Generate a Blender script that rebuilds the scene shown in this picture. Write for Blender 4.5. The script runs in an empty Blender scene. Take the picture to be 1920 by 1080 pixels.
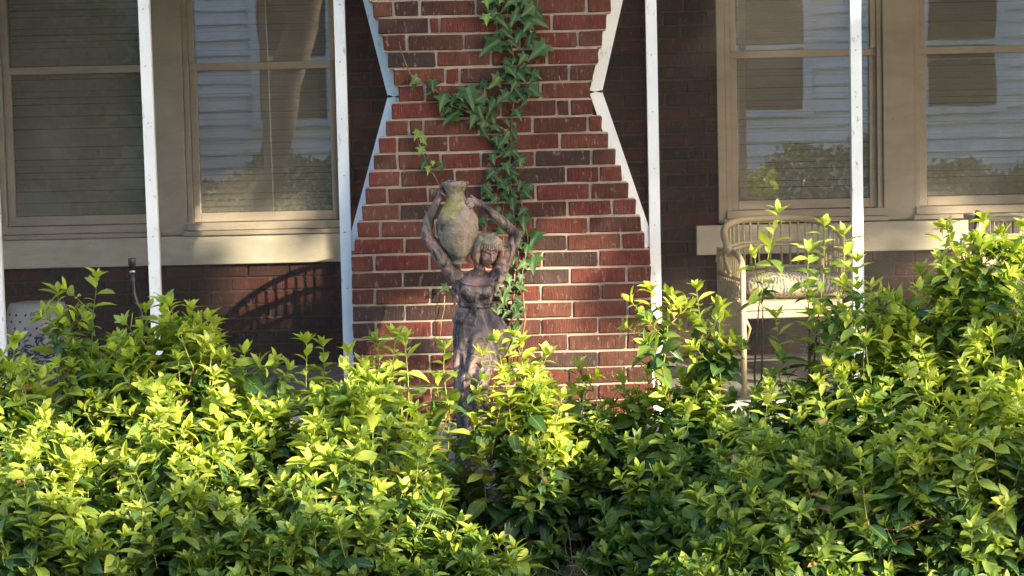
import bpy, bmesh, math, random
import numpy as np
from mathutils import Vector, Matrix, Quaternion
R = math.radians
random.seed(7); rng = np.random.default_rng(7)
S = bpy.context.scene
COL = S.collection
# ------------------------------------------------------------------ camera
FPX = 4200.0                                   # focal length in photo pixels (1920 wide)
CAM = Vector((0, -9.0, 1.63)); PITCH = 4.45; ROLL = -1.3
cd = bpy.data.cameras.new('camera'); cam = bpy.data.objects.new('camera', cd); COL.objects.link(cam)
cd.sensor_width = 36; cd.lens = 36 * FPX / 1920; cd.clip_start = .05; cd.clip_end = 400
CM = Matrix.Rotation(R(90 - PITCH), 3, 'X') @ Matrix.Rotation(R(ROLL), 3, 'Z')
cam.matrix_world = Matrix.Translation(CAM) @ CM.to_4x4()
cd.dof.use_dof = False
S.camera = cam
def P(px, py, Y):
    """world point at depth plane y = Y seen at photo pixel px, py (used to survey sizes and places)"""
    d = CM @ Vector(((px - 960) / FPX, -(py - 540) / FPX, -1))
    return CAM + d * ((Y - CAM.y) / d.y)
def toPx(p):
    q = CM.transposed() @ (Vector(p) - CAM)
    return 960 + FPX * q.x / -q.z, 540 - FPX * q.y / -q.z, -q.z
# ------------------------------------------------------------------ light
AZ, EL = 47.0, 21.0                            # sun: degrees right of straight-behind-the-camera, elevation
SUN = Vector((math.sin(R(AZ)) * math.cos(R(EL)), -math.cos(R(AZ)) * math.cos(R(EL)), math.sin(R(EL))))
W = bpy.data.worlds.new('World'); S.world = W; W.use_nodes = True
nt = W.node_tree; bg = nt.nodes['Background']
sky = nt.nodes.new('ShaderNodeTexSky'); sky.sky_type = 'NISHITA'; sky.sun_disc = False
sky.sun_elevation = R(EL); sky.sun_rotation = math.atan2(SUN.x, SUN.y)
sky.air_density = 1.0; sky.dust_density = 1.6
nt.links.new(sky.outputs[0], bg.inputs[0]); bg.inputs[1].default_value = 0.15
sl = bpy.data.lights.new('sun', 'SUN'); so = bpy.data.objects.new('sun', sl); COL.objects.link(so)
sl.energy = 4.4; sl.angle = R(0.6); sl.color = (1.0, .85, .60)
so.rotation_euler = SUN.to_track_quat('Z', 'Y').to_euler()
S.view_settings.view_transform = 'Standard'; S.view_settings.look = 'None'
S.view_settings.exposure = 2.1; S.view_settings.gamma = 1
S.render.engine = 'CYCLES'
S.cycles.max_bounces = 8; S.cycles.transparent_max_bounces = 24
# ------------------------------------------------------------------ material helpers
def newmat(name):
    m = bpy.data.materials.new(name); m.use_nodes = True
    return m, m.node_tree, m.node_tree.nodes['Principled BSDF']
def N(nt, t, **k):
    n = nt.nodes.new('ShaderNode' + t)
    for a, v in k.items():
        if a.startswith('i_'):
            key = a[2:]; key = int(key) if key.isdigit() else key
            n.inputs[key].default_value = v
        else: setattr(n, a, v)
    return n
def ramp(nt, src, stops, interp='LINEAR'):
    r = nt.nodes.new('ShaderNodeValToRGB'); e = r.color_ramp.elements; r.color_ramp.interpolation = interp
    while len(e) > 1: e.remove(e[0])
    for i, (p, c) in enumerate(stops):
        x = e[0] if i == 0 else e.new(p)
        x.position = p; x.color = (*c, 1) if len(c) == 3 else c
    nt.links.new(src, r.inputs[0]); return r.outputs[0]
def noise(nt, scale, vec=None, detail=4, rough=.6, dist=0):
    n = N(nt, 'TexNoise'); n.inputs['Scale'].default_value = scale; n.inputs['Detail'].default_value = detail
    n.inputs['Roughness'].default_value = rough; n.inputs['Distortion'].default_value = dist
    if vec is not None: nt.links.new(vec, n.inputs['Vector'])
    return n.outputs['Fac']
def mapping(nt, vec, sc, loc=(0, 0, 0)):
    m = N(nt, 'Mapping'); m.inputs['Scale'].default_value = sc; m.inputs['Location'].default_value = loc
    nt.links.new(vec, m.inputs['Vector']); return m.outputs[0]
def mix(nt, f, a, b, mode='MIX'):
    m = nt.nodes.new('ShaderNodeMix'); m.data_type = 'RGBA'; m.blend_type = mode
    for s, v in ((m.inputs[0], f), (m.inputs[6], a), (m.inputs[7], b)):
        if hasattr(v, 'links') or hasattr(v, 'is_linked'): nt.links.new(v, s)
        elif isinstance(v, (int, float)): s.default_value = v
        else: s.default_value = (*v, 1)
    return m.outputs[2]
def mth(nt, op, a, b=0.0, clamp=False):
    m = nt.nodes.new('ShaderNodeMath'); m.operation = op; m.use_clamp = clamp
    for s, v in ((m.inputs[0], a), (m.inputs[1], b)):
        if isinstance(v, (int, float)): s.default_value = v
        else: nt.links.new(v, s)
    return m.outputs[0]
def bump(nt, bs, h, st=.5, d=.005):
    b = N(nt, 'Bump'); b.inputs['Strength'].default_value = st; b.inputs['Distance'].default_value = d
    nt.links.new(h, b.inputs['Height']); nt.links.new(b.outputs[0], bs.inputs['Normal'])
def painted(name, c1, c2):
    m = simple(name, c1, c2, 8, .5, .25, .002); t = m.node_tree; b = t.nodes['Principled BSDF']; geo = N(t, 'NewGeometry').outputs['Position']
    src = b.inputs['Base Color'].links[0].from_socket
    g = ramp(t, noise(t, 3.5, mapping(t, geo, (.5, 1, 2.2)), 6, .7, .8), [(.45, (0, 0, 0)), (.75, (.5, .5, .5))])
    c = mix(t, g, src, tuple(v * .5 for v in c1)); d = ramp(t, noise(t, 70, geo, 3, .7), [(.66, (0, 0, 0)), (.72, (.6, .6, .6))])
    t.links.new(mix(t, d, c, (.12, .09, .06)), b.inputs['Base Color']); return m
def simple(name, c1, c2, scale=20, rough=.7, bst=.3, bd=.003, stretch=(1, 1, 1), metal=0):
    m, t, b = newmat(name)
    geo = N(t, 'NewGeometry').outputs['Position']
    v = mapping(t, geo, stretch)
    n = noise(t, scale, v, 6); n2 = noise(t, scale * 7, v, 4)
    col = ramp(t, n, [(.3, c1), (.7, c2)])
    t.links.new(col, b.inputs['Base Color']); b.inputs['Roughness'].default_value = rough
    b.inputs['Metallic'].default_value = metal
    bump(t, b, n2, bst, bd); return m
# brick ---------------------------------------------------------------
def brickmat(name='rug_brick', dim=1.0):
    m, t, b = newmat(name)
    geo = N(t, 'NewGeometry').outputs['Position']
    oi = N(t, 'ObjectInfo').outputs['Random']
    at = N(t, 'Attribute'); at.attribute_name = 'rnd'
    r = mth(t, 'FRACT', mth(t, 'ADD', oi, at.outputs['Fac']))
    cols = [(0, (.135, .034, .026)), (.17, (.100, .027, .021)), (.32, (.128, .043, .027)), (.44, (.086, .030, .023)),
            (.56, (.072, .028, .021)), (.68, (.048, .028, .024)), (.78, (.045, .031, .031)), (.86, (.092, .038, .026)), (.93, (.145, .032, .024))]
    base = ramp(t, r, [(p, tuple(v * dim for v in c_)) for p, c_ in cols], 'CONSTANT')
    v = mapping(t, geo, (1, 1, .12))
    n = noise(t, 180, v, 3, .6)
    n2 = noise(t, 22, geo, 5, .65)
    c = mix(t, mth(t, 'MULTIPLY', ramp(t, n2, [(.35, (0, 0, 0)), (.75, (1, 1, 1))]), .55), base, (.035, .016, .014))
    c = mix(t, mth(t, 'MULTIPLY', ramp(t, n, [(.45, (0, 0, 0)), (.72, (1, 1, 1))]), .5), c, (.014, .007, .006))
    spk = mth(t, 'MULTIPLY', ramp(t, noise(t, 43, mapping(t, geo, (1.3, 1, .5)), 4, .75), [(.57, (0, 0, 0)), (.68, (1, 1, 1))]), .8)
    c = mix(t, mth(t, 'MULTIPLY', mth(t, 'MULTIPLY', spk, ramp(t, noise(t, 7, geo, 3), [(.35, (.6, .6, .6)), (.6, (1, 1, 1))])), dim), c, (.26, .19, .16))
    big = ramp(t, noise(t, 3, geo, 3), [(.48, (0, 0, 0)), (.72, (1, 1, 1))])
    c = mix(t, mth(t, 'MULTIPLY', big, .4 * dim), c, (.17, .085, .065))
    t.links.new(c, b.inputs['Base Color']); b.inputs['Roughness'].default_value = .85; b.inputs['Specular IOR Level'].default_value = .2
    h = mth(t, 'ADD', n, mth(t, 'MULTIPLY', n2, 1.2))
    bump(t, b, h, .7, .004); return m
def mortarmat():
    m, t, b = newmat('mortar')
    geo = N(t, 'NewGeometry').outputs['Position']
    n = noise(t, 35, geo, 6, .7); n2 = noise(t, 5, geo, 4)
    c = mix(t, n2, ramp(t, n, [(.3, (.26, .215, .175)), (.7, (.46, .40, .34))]), (.36, .29, .24))
    t.links.new(c, b.inputs['Base Color']); b.inputs['Roughness'].default_value = .95
    bump(t, b, noise(t, 260, geo, 5), .8, .004); return m
# leaf ----------------------------------------------------------------
def leafmat(name, cols, trans=.35, rough=.42, vein=(.30, .40, .12), vs=.35, spec=.4, back=None):
    m, t, b = newmat(name)
    geo = N(t, 'NewGeometry').outputs['Position']
    n = noise(t, 16, geo, 2, .6)
    oi = N(t, 'ObjectInfo').outputs['Random']
    f = mth(t, 'ADD', mth(t, 'MULTIPLY', oi, .25), mth(t, 'SUBTRACT', n, .12))
    k = len(cols)
    c = ramp(t, f, [(.25 + .55 * i / (k - 1), cols[i]) for i in range(k)])
    uv = N(t, 'UVMap').outputs[0]
    sx = N(t, 'SeparateXYZ'); t.links.new(uv, sx.inputs[0])
    au = mth(t, 'ABSOLUTE', mth(t, 'SUBTRACT', sx.outputs[0], .5))
    mid = mth(t, 'LESS_THAN', au, .035)
    # side veins: stripes running forward from the midrib
    ph = mth(t, 'FRACT', mth(t, 'MULTIPLY', mth(t, 'SUBTRACT', sx.outputs[1], mth(t, 'MULTIPLY', au, .5)), 6.5))
    side = mth(t, 'MULTIPLY', mth(t, 'LESS_THAN', ph, .13), .35)
    v = mth(t, 'MULTIPLY', mth(t, 'MAXIMUM', mid, side), vs)
    c = mix(t, v, c, vein)
    blem = ramp(t, noise(t, 90, geo, 3), [(.68, (0, 0, 0)), (.76, (1, 1, 1))])
    c = mix(t, mth(t, 'MULTIPLY', blem, .35), c, (.16, .10, .03))
    t.links.new(c, b.inputs['Base Color']); b.inputs['Roughness'].default_value = rough
    b.inputs['Specular IOR Level'].default_value = spec
    bump(t, b, mth(t, 'ADD', ph, mth(t, 'MULTIPLY', n, 2)), .12, .002)
    tr = N(t, 'BsdfTranslucent')
    hs = N(t, 'HueSaturation'); hs.inputs['Saturation'].default_value = 1.15; hs.inputs['Value'].default_value = 1.5
    t.links.new(c, hs.inputs['Color']); t.links.new(hs.outputs[0], tr.inputs['Color'])
    ms = N(t, 'MixShader'); ms.inputs[0].default_value = trans
    t.links.new(b.outputs[0], ms.inputs[1]); t.links.new(tr.outputs[0], ms.inputs[2])
    t.links.new(ms.outputs[0], t.nodes['Material Output'].inputs[0]); return m
def statuemat():
    m, t, b = newmat('weathered_cast_stone')
    geo = N(t, 'NewGeometry'); pos = geo.outputs['Position']
    n = noise(t, 15, mapping(t, pos, (1, 1, .42)), 7, .72, 1.2); n2 = noise(t, 48, pos, 5, .7); n3 = noise(t, 6, pos, 3)
    c = ramp(t, n, [(.35, (.008, .006, .008)), (.43, (.035, .027, .030)), (.49, (.11, .080, .082)), (.56, (.25, .18, .175)), (.68, (.40, .29, .27))])
    c = mix(t, mth(t, 'MULTIPLY', ramp(t, n3, [(.45, (0, 0, 0)), (.65, (1, 1, 1))]), .35), c, (.10, .09, .07))
    at = N(t, 'Attribute'); at.attribute_name = 'lichen'
    lf = mth(t, 'MULTIPLY', at.outputs['Fac'], ramp(t, n2, [(.35, (0, 0, 0)), (.6, (1, 1, 1))]))
    c = mix(t, lf, c, mix(t, n, (.40, .34, .17), (.30, .28, .19)))
    ap = N(t, 'Attribute'); ap.attribute_name = 'pink'
    c = mix(t, mth(t, 'MULTIPLY', ap.outputs['Fac'], ramp(t, n2, [(.3, (.3, .3, .3)), (.6, (1, 1, 1))])), c, (.36, .20, .175))
    t.links.new(c, b.inputs['Base Color']); b.inputs['Roughness'].default_value = .62
    b.inputs['Specular IOR Level'].default_value = .45
    bump(t, b, mth(t, 'ADD', n2, mth(t, 'MULTIPLY', n, 1.5)), .9, .007); return m
def potmat():
    m, t, b = newmat('weathered_jar_stone')
    pos = N(t, 'NewGeometry').outputs['Position']
    n = noise(t, 14, pos, 6, .7, .5); n2 = noise(t, 60, pos, 5, .75); n3 = noise(t, 7, pos, 3, .5)
    c = ramp(t, n, [(.36, (.08, .072, .058)), (.48, (.25, .22, .17)), (.66, (.44, .38, .31))])
    c = mix(t, ramp(t, n3, [(.45, (0, 0, 0)), (.66, (.5, .5, .5))]), c, (.40, .26, .215))
    tc = N(t, 'TexCoord').outputs['Generated']; sx = N(t, 'SeparateXYZ'); t.links.new(tc, sx.inputs[0])
    band = ramp(t, mth(t, 'ADD', sx.outputs[2], mth(t, 'MULTIPLY', mth(t, 'SUBTRACT', n, .5), .5)), [(.52, (0, 0, 0)), (.64, (1, 1, 1)), (.78, (1, 1, 1)), (.86, (0, 0, 0))])
    side = ramp(t, sx.outputs[0], [(.3, (1, 1, 1)), (.75, (0, 0, 0))])
    lf = mth(t, 'MULTIPLY', mth(t, 'MULTIPLY', band, side), ramp(t, n2, [(.42, (0, 0, 0)), (.52, (1, 1, 1))]))
    c = mix(t, lf, c, (.42, .33, .05))
    c = mix(t, mth(t, 'MULTIPLY', ramp(t, n2, [(.62, (0, 0, 0)), (.7, (1, 1, 1))]), .6), c, (.45, .42, .36))
    t.links.new(c, b.inputs['Base Color']); b.inputs['Roughness'].default_value = .9
    bump(t, b, mth(t, 'ADD', n2, n), 1.0, .010); return m
def glassmat():
    m, t, b = newmat('window_glass')
    t.nodes.remove(b)
    tr = N(t, 'BsdfTransparent'); tr.inputs[0].default_value = (.88, .92, .90, 1)
    gl = N(t, 'BsdfGlossy'); gl.inputs['Roughness'].default_value = .012; gl.inputs['Color'].default_value = (.95, .97, 1, 1)
    geo = N(t, 'NewGeometry').outputs['Position']
    bp = N(t, 'Bump'); bp.inputs['Strength'].default_value = .10; bp.inputs['Distance'].default_value = .003
    t.links.new(noise(t, 2.6, geo, 1), bp.inputs['Height']); t.links.new(bp.outputs[0], gl.inputs['Normal'])
    ms = N(t, 'MixShader'); ms.inputs[0].default_value = .42
    t.links.new(tr.outputs[0], ms.inputs[1]); t.links.new(gl.outputs[0], ms.inputs[2])
    df = N(t, 'BsdfDiffuse'); df.inputs[0].default_value = (.5, .46, .40, 1)       # dust on the pane
    dm = N(t, 'MixShader'); dust = ramp(t, noise(t, 5, mapping(t, geo, (1, 1, .5)), 6, .7, .5), [(.3, (.09, .09, .09)), (.75, (.26, .26, .26))])
    t.links.new(dust, dm.inputs[0]); t.links.new(ms.outputs[0], dm.inputs[1]); t.links.new(df.outputs[0], dm.inputs[2])
    t.links.new(dm.outputs[0], t.nodes['Material Output'].inputs[0]); return m
def screenmat():
    m, t, b = newmat('insect_screen')
    geo = N(t, 'NewGeometry').outputs['Position']
    t.links.new(ramp(t, noise(t, 9, geo, 5), [(.3, (.025, .025, .025)), (.7, (.045, .042, .04))]), b.inputs['Base Color'])
    b.inputs['Roughness'].default_value = .8
    tr = N(t, 'BsdfTransparent')
    ms = N(t, 'MixShader')
    f = mth(t, 'ADD', .26, mth(t, 'MULTIPLY', ramp(t, noise(t, 30, geo, 6, .7), [(.6, (0, 0, 0)), (.8, (1, 1, 1))]), .10))
    t.links.new(f, ms.inputs[0]); t.links.new(tr.outputs[0], ms.inputs[1]); t.links.new(b.outputs[0], ms.inputs[2])
    t.links.new(ms.outputs[0], t.nodes['Material Output'].inputs[0]); return m
M = {}
M['brick'] = brickmat(); M['brick_shaded'] = brickmat('shade_tinted_brick', .42); M['mortar_shaded'] = simple('shade_tinted_mortar', (.025, .019, .016), (.06, .046, .038), 30, .95, .5, .003); M['mortar'] = mortarmat(); M['glass'] = glassmat(); M['screen'] = screenmat()  # back wall brick and mortar: porch shade put into their colour
M['stone'] = statuemat(); M['pot'] = potmat()
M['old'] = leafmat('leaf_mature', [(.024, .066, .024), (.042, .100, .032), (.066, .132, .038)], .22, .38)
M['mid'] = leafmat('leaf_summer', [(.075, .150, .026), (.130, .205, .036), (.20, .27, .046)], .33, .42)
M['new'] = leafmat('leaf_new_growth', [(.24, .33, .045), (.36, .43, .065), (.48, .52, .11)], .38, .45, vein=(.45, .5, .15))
M['ivy'] = leafmat('leaf_ivy', [(.017, .044, .012), (.032, .074, .020), (.058, .112, .032)], .10, .5, vein=(.12, .19, .08), vs=.5, spec=.22)
M['ivynew'] = leafmat('leaf_ivy_young', [(.10, .20, .025), (.16, .27, .03), (.22, .34, .05)], .25, .42, vs=.4)
M['dead'] = leafmat('leaf_dry', [(.10, .05, .02), (.20, .12, .055), (.28, .19, .10)], .15, .7, vein=(.3, .2, .1), vs=.2)
M['twig'] = simple('twig_bark', (.09, .045, .025), (.21, .11, .06), 60)
M['greenstem'] = simple('green_stem', (.13, .19, .04), (.30, .30, .07), 30)
M['ivystem'] = simple('ivy_stem', (.10, .06, .035), (.24, .14, .08), 60)
M['drytwig'] = simple('dry_twig', (.18, .12, .07), (.42, .31, .20), 40)
M['trim'] = painted('beige_trim_paint', (.37, .32, .255), (.44, .38, .31))
M['sill'] = painted('cream_sill_paint', (.52, .47, .37), (.60, .55, .44))
M['blind'] = simple('blind_slat', (.46, .40, .31), (.54, .47, .38), 6, .55, .05)
M['dark'] = simple('dark_interior', (.012, .011, .01), (.02, .018, .016), 3)
M['slab'] = simple('concrete_slab', (.20, .19, .175), (.36, .34, .31), 9, .9, .6, .004)
M['ceil'] = simple('porch_ceiling_paint', (.42, .42, .40), (.5, .5, .47), 4, .6)
M['wicker'] = simple('cream_rattan', (.56, .44, .27), (.72, .60, .40), 45, .5, .35, .002)
M['black'] = simple('black_plastic', (.012, .012, .013), (.03, .03, .032), 30, .4)
M['steel'] = simple('dull_steel', (.35, .33, .30), (.5, .47, .42), 30, .35, metal=1)
M['soil'] = simple('bark_mulch_soil', (.035, .024, .016), (.13, .085, .055), 26, .95, 1, .02)
M['lawn'] = simple('lawn_grass', (.035, .06, .015), (.07, .11, .025), 14, .9, .8, .02)
M['asphalt'] = simple('asphalt', (.04, .04, .042), (.065, .065, .066), 40, .9)
M['kerb'] = simple('kerb_concrete', (.28, .27, .25), (.38, .36, .33), 20, .9)
M['siding'] = simple('white_siding', (.78, .77, .75), (.85, .84, .82), 5, .6)
M['roof'] = simple('roof_shingle', (.06, .055, .055), (.10, .09, .085), 20, .9)
M['bark'] = simple('tree_bark', (.05, .038, .027), (.19, .14, .095), 14, .9, .9, .02, (1, 1, .3))
M['treeleaf'] = leafmat('tree_leaf', [(.022, .052, .014), (.04, .085, .02), (.065, .12, .03)], .3, .5, vs=.1)
M['woodstand'] = simple('weathered_wood', (.36, .31, .25), (.50, .44, .36), 12, .7, .4, .003, (1, 1, 6))
def paintmat():
    m, t, b = newmat('chipped_white_paint')
    geo = N(t, 'NewGeometry').outputs['Position']
    n = noise(t, 40, mapping(t, geo, (1, 1, .4)), 6, .75); n2 = noise(t, 4, geo, 4)
    c = ramp(t, n2, [(.3, (.64, .68, .72)), (.7, (.78, .80, .82))])
    c = mix(t, ramp(t, n, [(.60, (0, 0, 0)), (.68, (1, 1, 1))]), c, (.34, .35, .35))
    t.links.new(c, b.inputs['Base Color']); b.inputs['Roughness'].default_value = .45
    bump(t, b, n, .25, .002); return m
M['white'] = paintmat()
def cushmat(name, a, bb):
    m, t, b = newmat(name)
    geo = N(t, 'NewGeometry').outputs['Position']
    v = N(t, 'TexVoronoi'); v.feature = 'SMOOTH_F1'; v.inputs['Scale'].default_value = 34
    dn = N(t, 'TexNoise'); dn.inputs['Scale'].default_value = 9; t.links.new(geo, dn.inputs['Vector'])
    vm = N(t, 'VectorMath'); vm.operation = 'MULTIPLY_ADD'; vm.inputs[1].default_value = (.16, .16, .16)
    t.links.new(dn.outputs['Color'], vm.inputs[0]); t.links.new(geo, vm.inputs[2]); t.links.new(vm.outputs[0], v.inputs['Vector'])
    w = N(t, 'TexWave'); w.inputs['Scale'].default_value = 20; w.inputs['Distortion'].default_value = 9; w.inputs['Detail'].default_value = 3; t.links.new(geo, w.inputs['Vector'])
    f = mth(t, 'MULTIPLY', ramp(t, v.outputs['Distance'], [(.30, (0, 0, 0)), (.42, (1, 1, 1))]), ramp(t, w.outputs['Fac'], [(.35, (.2, .2, .2)), (.6, (1, 1, 1))]))
    t.links.new(mix(t, f, a, bb), b.inputs['Base Color']); b.inputs['Roughness'].default_value = .9
    bump(t, b, noise(t, 500, geo, 2), .3, .001); return m
M['cushion'] = cushmat('floral_cushion_fabric', (.50, .42, .28), (.10, .13, .15))
M['cushion2'] = cushmat('dark_floral_cushion_fabric', (.07, .075, .085), (.30, .28, .25))
def ceramic():
    m, t, b = newmat('blue_white_ceramic')
    geo = N(t, 'NewGeometry').outputs['Position']
    w = noise(t, 13, geo, 3, .6, 2.2)
    z = N(t, 'SeparateXYZ'); t.links.new(geo, z.inputs[0])
    lo = ramp(t, z.outputs[2], [(.62, (1, 1, 1)), (.655, (0, 0, 0))])
    f = mth(t, 'MULTIPLY', ramp(t, w, [(.47, (0, 0, 0)), (.51, (1, 1, 1)), (.60, (1, 1, 1)), (.62, (.2, .2, .2))]), lo)
    t.links.new(mix(t, f, (.36, .35, .33), (.02, .03, .08)), b.inputs['Base Color']); b.inputs['Roughness'].default_value = .2; return m
M['ceramic'] = ceramic()
# ------------------------------------------------------------------ object helpers
def tag(o, label=None, cat=None, group=None, kind=None):
    if label: o['label'] = label
    if cat: o['category'] = cat
    if group: o['group'] = group
    if kind: o['kind'] = kind
    return o
def thing(name, label, cat, loc=(0, 0, 0), rz=0, group=None):
    o = bpy.data.objects.new(name, None); COL.objects.link(o); o.empty_display_size = .1
    o.location = loc; o.rotation_euler = (0, 0, rz)
    return tag(o, label, cat, group)
def root_of(o):
    while o.parent: o = o.parent
    return o
def obj(name, me, mat, parent=None, world=False, loc=None, rot=None, scale=None):
    if mat is not None and not me.materials: me.materials.append(mat)
    o = bpy.data.objects.new(name, me); COL.objects.link(o)
    if parent:
        o.parent = parent
        if world: o.location = -(root_of(parent).location) if parent.parent is None else Vector((0, 0, 0))
    if loc is not None: o.location = Vector(loc) + (Vector(o.location) if world else Vector())
    if rot is not None: o.rotation_euler = rot
    if scale is not None: o.scale = scale
    return o
class MB:
    def __init__(s): s.v = []; s.f = []; s.sm = []
    def add(s, vs, fs, smooth=False):
        o = len(s.v); s.v += [tuple(a) for a in vs]; s.f += [tuple(i + o for i in f) for f in fs]; s.sm += [smooth] * len(fs)
    def box(s, a, b, bev=0):
        x0, y0, z0 = (min(p, q) for p, q in zip(a, b)); x1, y1, z1 = (max(p, q) for p, q in zip(a, b))
        if not bev:
            s.add([(x0, y0, z0), (x1, y0, z0), (x1, y1, z0), (x0, y1, z0), (x0, y0, z1), (x1, y0, z1), (x1, y1, z1), (x0, y1, z1)],
                  [(0, 3, 2, 1), (4, 5, 6, 7), (0, 1, 5, 4), (1, 2, 6, 5), (2, 3, 7, 6), (3, 0, 4, 7)]); return
        bm = bmesh.new(); bmesh.ops.create_cube(bm, size=1)
        for v in bm.verts: v.co = Vector(((x0 + x1) / 2 + v.co.x * (x1 - x0), (y0 + y1) / 2 + v.co.y * (y1 - y0), (z0 + z1) / 2 + v.co.z * (z1 - z0)))
        bmesh.ops.bevel(bm, geom=bm.edges[:], offset=bev, segments=1, affect='EDGES', profile=.5)
        bm.verts.index_update(); s.add([v.co.copy() for v in bm.verts], [[v.index for v in f.verts] for f in bm.faces]); bm.free()
    def tube(s, pts, rad, n=6, cap=True, flat=1.0):
        pts = [Vector(p) for p in pts]; k = len(pts)
        rad = [rad] * k if isinstance(rad, (int, float)) else rad
        vs = []; up = Vector((0, 0, 1))
        for i, p in enumerate(pts):
            d = (pts[min(i + 1, k - 1)] - pts[max(i - 1, 0)])
            if d.length < 1e-9: d = Vector((0, 0, 1))
            d.normalize()
            a = d.cross(up)
            if a.length < .15: a = d.cross(Vector((0, 1, 0)))
            a.normalize(); b = d.cross(a).normalized()
            for j in range(n):
                t = 2 * math.pi * j / n
                vs.append(p + a * (math.cos(t) * rad[i]) + b * (math.sin(t) * rad[i] * flat))
        fs = [(i * n + j, i * n + (j + 1) % n, (i + 1) * n + (j + 1) % n, (i + 1) * n + j) for i in range(k - 1) for j in range(n)]
        if cap: fs += [tuple(range(n - 1, -1, -1)), tuple(range((k - 1) * n, k * n))]
        s.add(vs, fs, True)
    def lathe(s, prof, c=(0, 0, 0), n=40, axis=None):
        c = Vector(c); vs = []; q = (Vector(axis).normalized().to_track_quat('Z', 'Y') if axis else Quaternion())
        for r, z in prof:
            for j in range(n):
                t = 2 * math.pi * j / n; vs.append(c + q @ Vector((r * math.cos(t), r * math.sin(t), z)))
        k = len(prof)
        fs = [(i * n + j, i * n + (j + 1) % n, (i + 1) * n + (j + 1) % n, (i + 1) * n + j) for i in range(k - 1) for j in range(n)]
        fs += [tuple(range(n - 1, -1, -1)), tuple(range((k - 1) * n, k * n))]
        s.add(vs, fs, True)
    def mesh(s, name):
        me = bpy.data.meshes.new(name); me.from_pydata(s.v, [], s.f); me.polygons.foreach_set('use_smooth', s.sm); me.update(); return me
    def build(s, name, mat, parent=None, world=False): return obj(name, s.mesh(name), mat, parent, world)
# ------------------------------------------------------------------ survey
YB = 2.30                                       # front face of the house wall behind the porch
PITCHC = 0.0677                                 # brick course
ZM0 = P(930, 29, 0).z                           # mortar line under the top visible course of the pillar
FLOOR = P(930, 800, -.12).z
def gz(x, y):                                   # ground height of the bed
    t = min(1, max(0, (y + 1.6) / 1.4)); return .13 * t * t + .012 * math.sin(x * 3.1 + y * 2) + .01 * math.sin(x * 7 - y * 5)
# ------------------------------------------------------------------ SETTING: ground, street
mb = MB(); mb.add([(-90, -90, -.06), (90, -90, -.06), (90, 60, -.06), (-90, 60, -.06)], [(0, 1, 2, 3)])
tag(mb.build('ground', M['lawn']), kind='structure')
mb = MB(); nx, ny = 90, 30
xs = np.linspace(-7, 7, nx); ys = np.linspace(-3.6, .3, ny)
vs = [(x, y, gz(x, y) - (0.05 if y < -3.4 else 0) + random.uniform(-.008, .008)) for y in ys for x in xs]
mb.add(vs, [(j * nx + i, j * nx + i + 1, (j + 1) * nx + i + 1, (j + 1) * nx + i) for j in range(ny - 1) for i in range(nx - 1)], True)
tag(mb.build('planting_bed_soil', M['soil']), kind='structure')
mb = MB(); mb.add([(-90, -15.6, -.05), (90, -15.6, -.05), (90, -9.9, -.05), (-90, -9.9, -.05)], [(0, 1, 2, 3)])
tag(mb.build('street', M['asphalt']), kind='structure')
for yk in (-9.85, -15.75):
    mb = MB(); mb.box((-90, yk, -.2), (90, yk + .15, .06), .01); tag(mb.build('kerb', M['kerb']), kind='structure')
# ------------------------------------------------------------------ bricks
def brick_mesh(seed, L=.2, mk='brick', H=.0585, D=.10):
    r = random.Random(seed); m = MB(); m.box((-.5, -.5, -.5), (.5, .5, .5))
    bm = bmesh.new(); bmesh.ops.create_cube(bm, size=1)
    for v in bm.verts: v.co = Vector((v.co.x * L, v.co.y * D, v.co.z * H))
    bmesh.ops.bevel(bm, geom=bm.edges[:], offset=.0032, segments=1, affect='EDGES', profile=.5)
    for v in bm.verts: v.co += Vector((r.uniform(-1, 1) * .0026, r.uniform(-1, 1) * .0014, r.uniform(-1, 1) * .0020))
    me = bpy.data.meshes.new('brick'); bm.to_mesh(me); bm.free(); me.materials.append(M[mk]); return me
BR = {}
def brick_for(w, mk='brick'):
    k = min((.2, .16, .12, .085, .05), key=lambda q: abs(q - w))
    if (k, mk) not in BR: BR[(k, mk)] = [brick_mesh(int(k * 1000) + i, k, mk) for i in range(4)]
    return k, random.choice(BR[(k, mk)])
def put_brick(parent, x0, x1, zc, yf, off, mk='brick'):
    """brick between x0 and x1, centre height zc, front face yf, parent at off"""
    w = x1 - x0; k, me = brick_for(w, mk)
    o = bpy.data.objects.new('brick', me); COL.objects.link(o); o.parent = parent
    o.location = Vector(((x0 + x1) / 2, yf + .05 + random.uniform(-.002, .003), zc + random.uniform(-.0012, .0012))) - off
    o.scale = (w / k, 1, 1 + random.uniform(-.02, .03)); o.rotation_euler = (random.uniform(-.01, .01), random.uniform(-.006, .006), random.uniform(-.008, .008))
    return o
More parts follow.
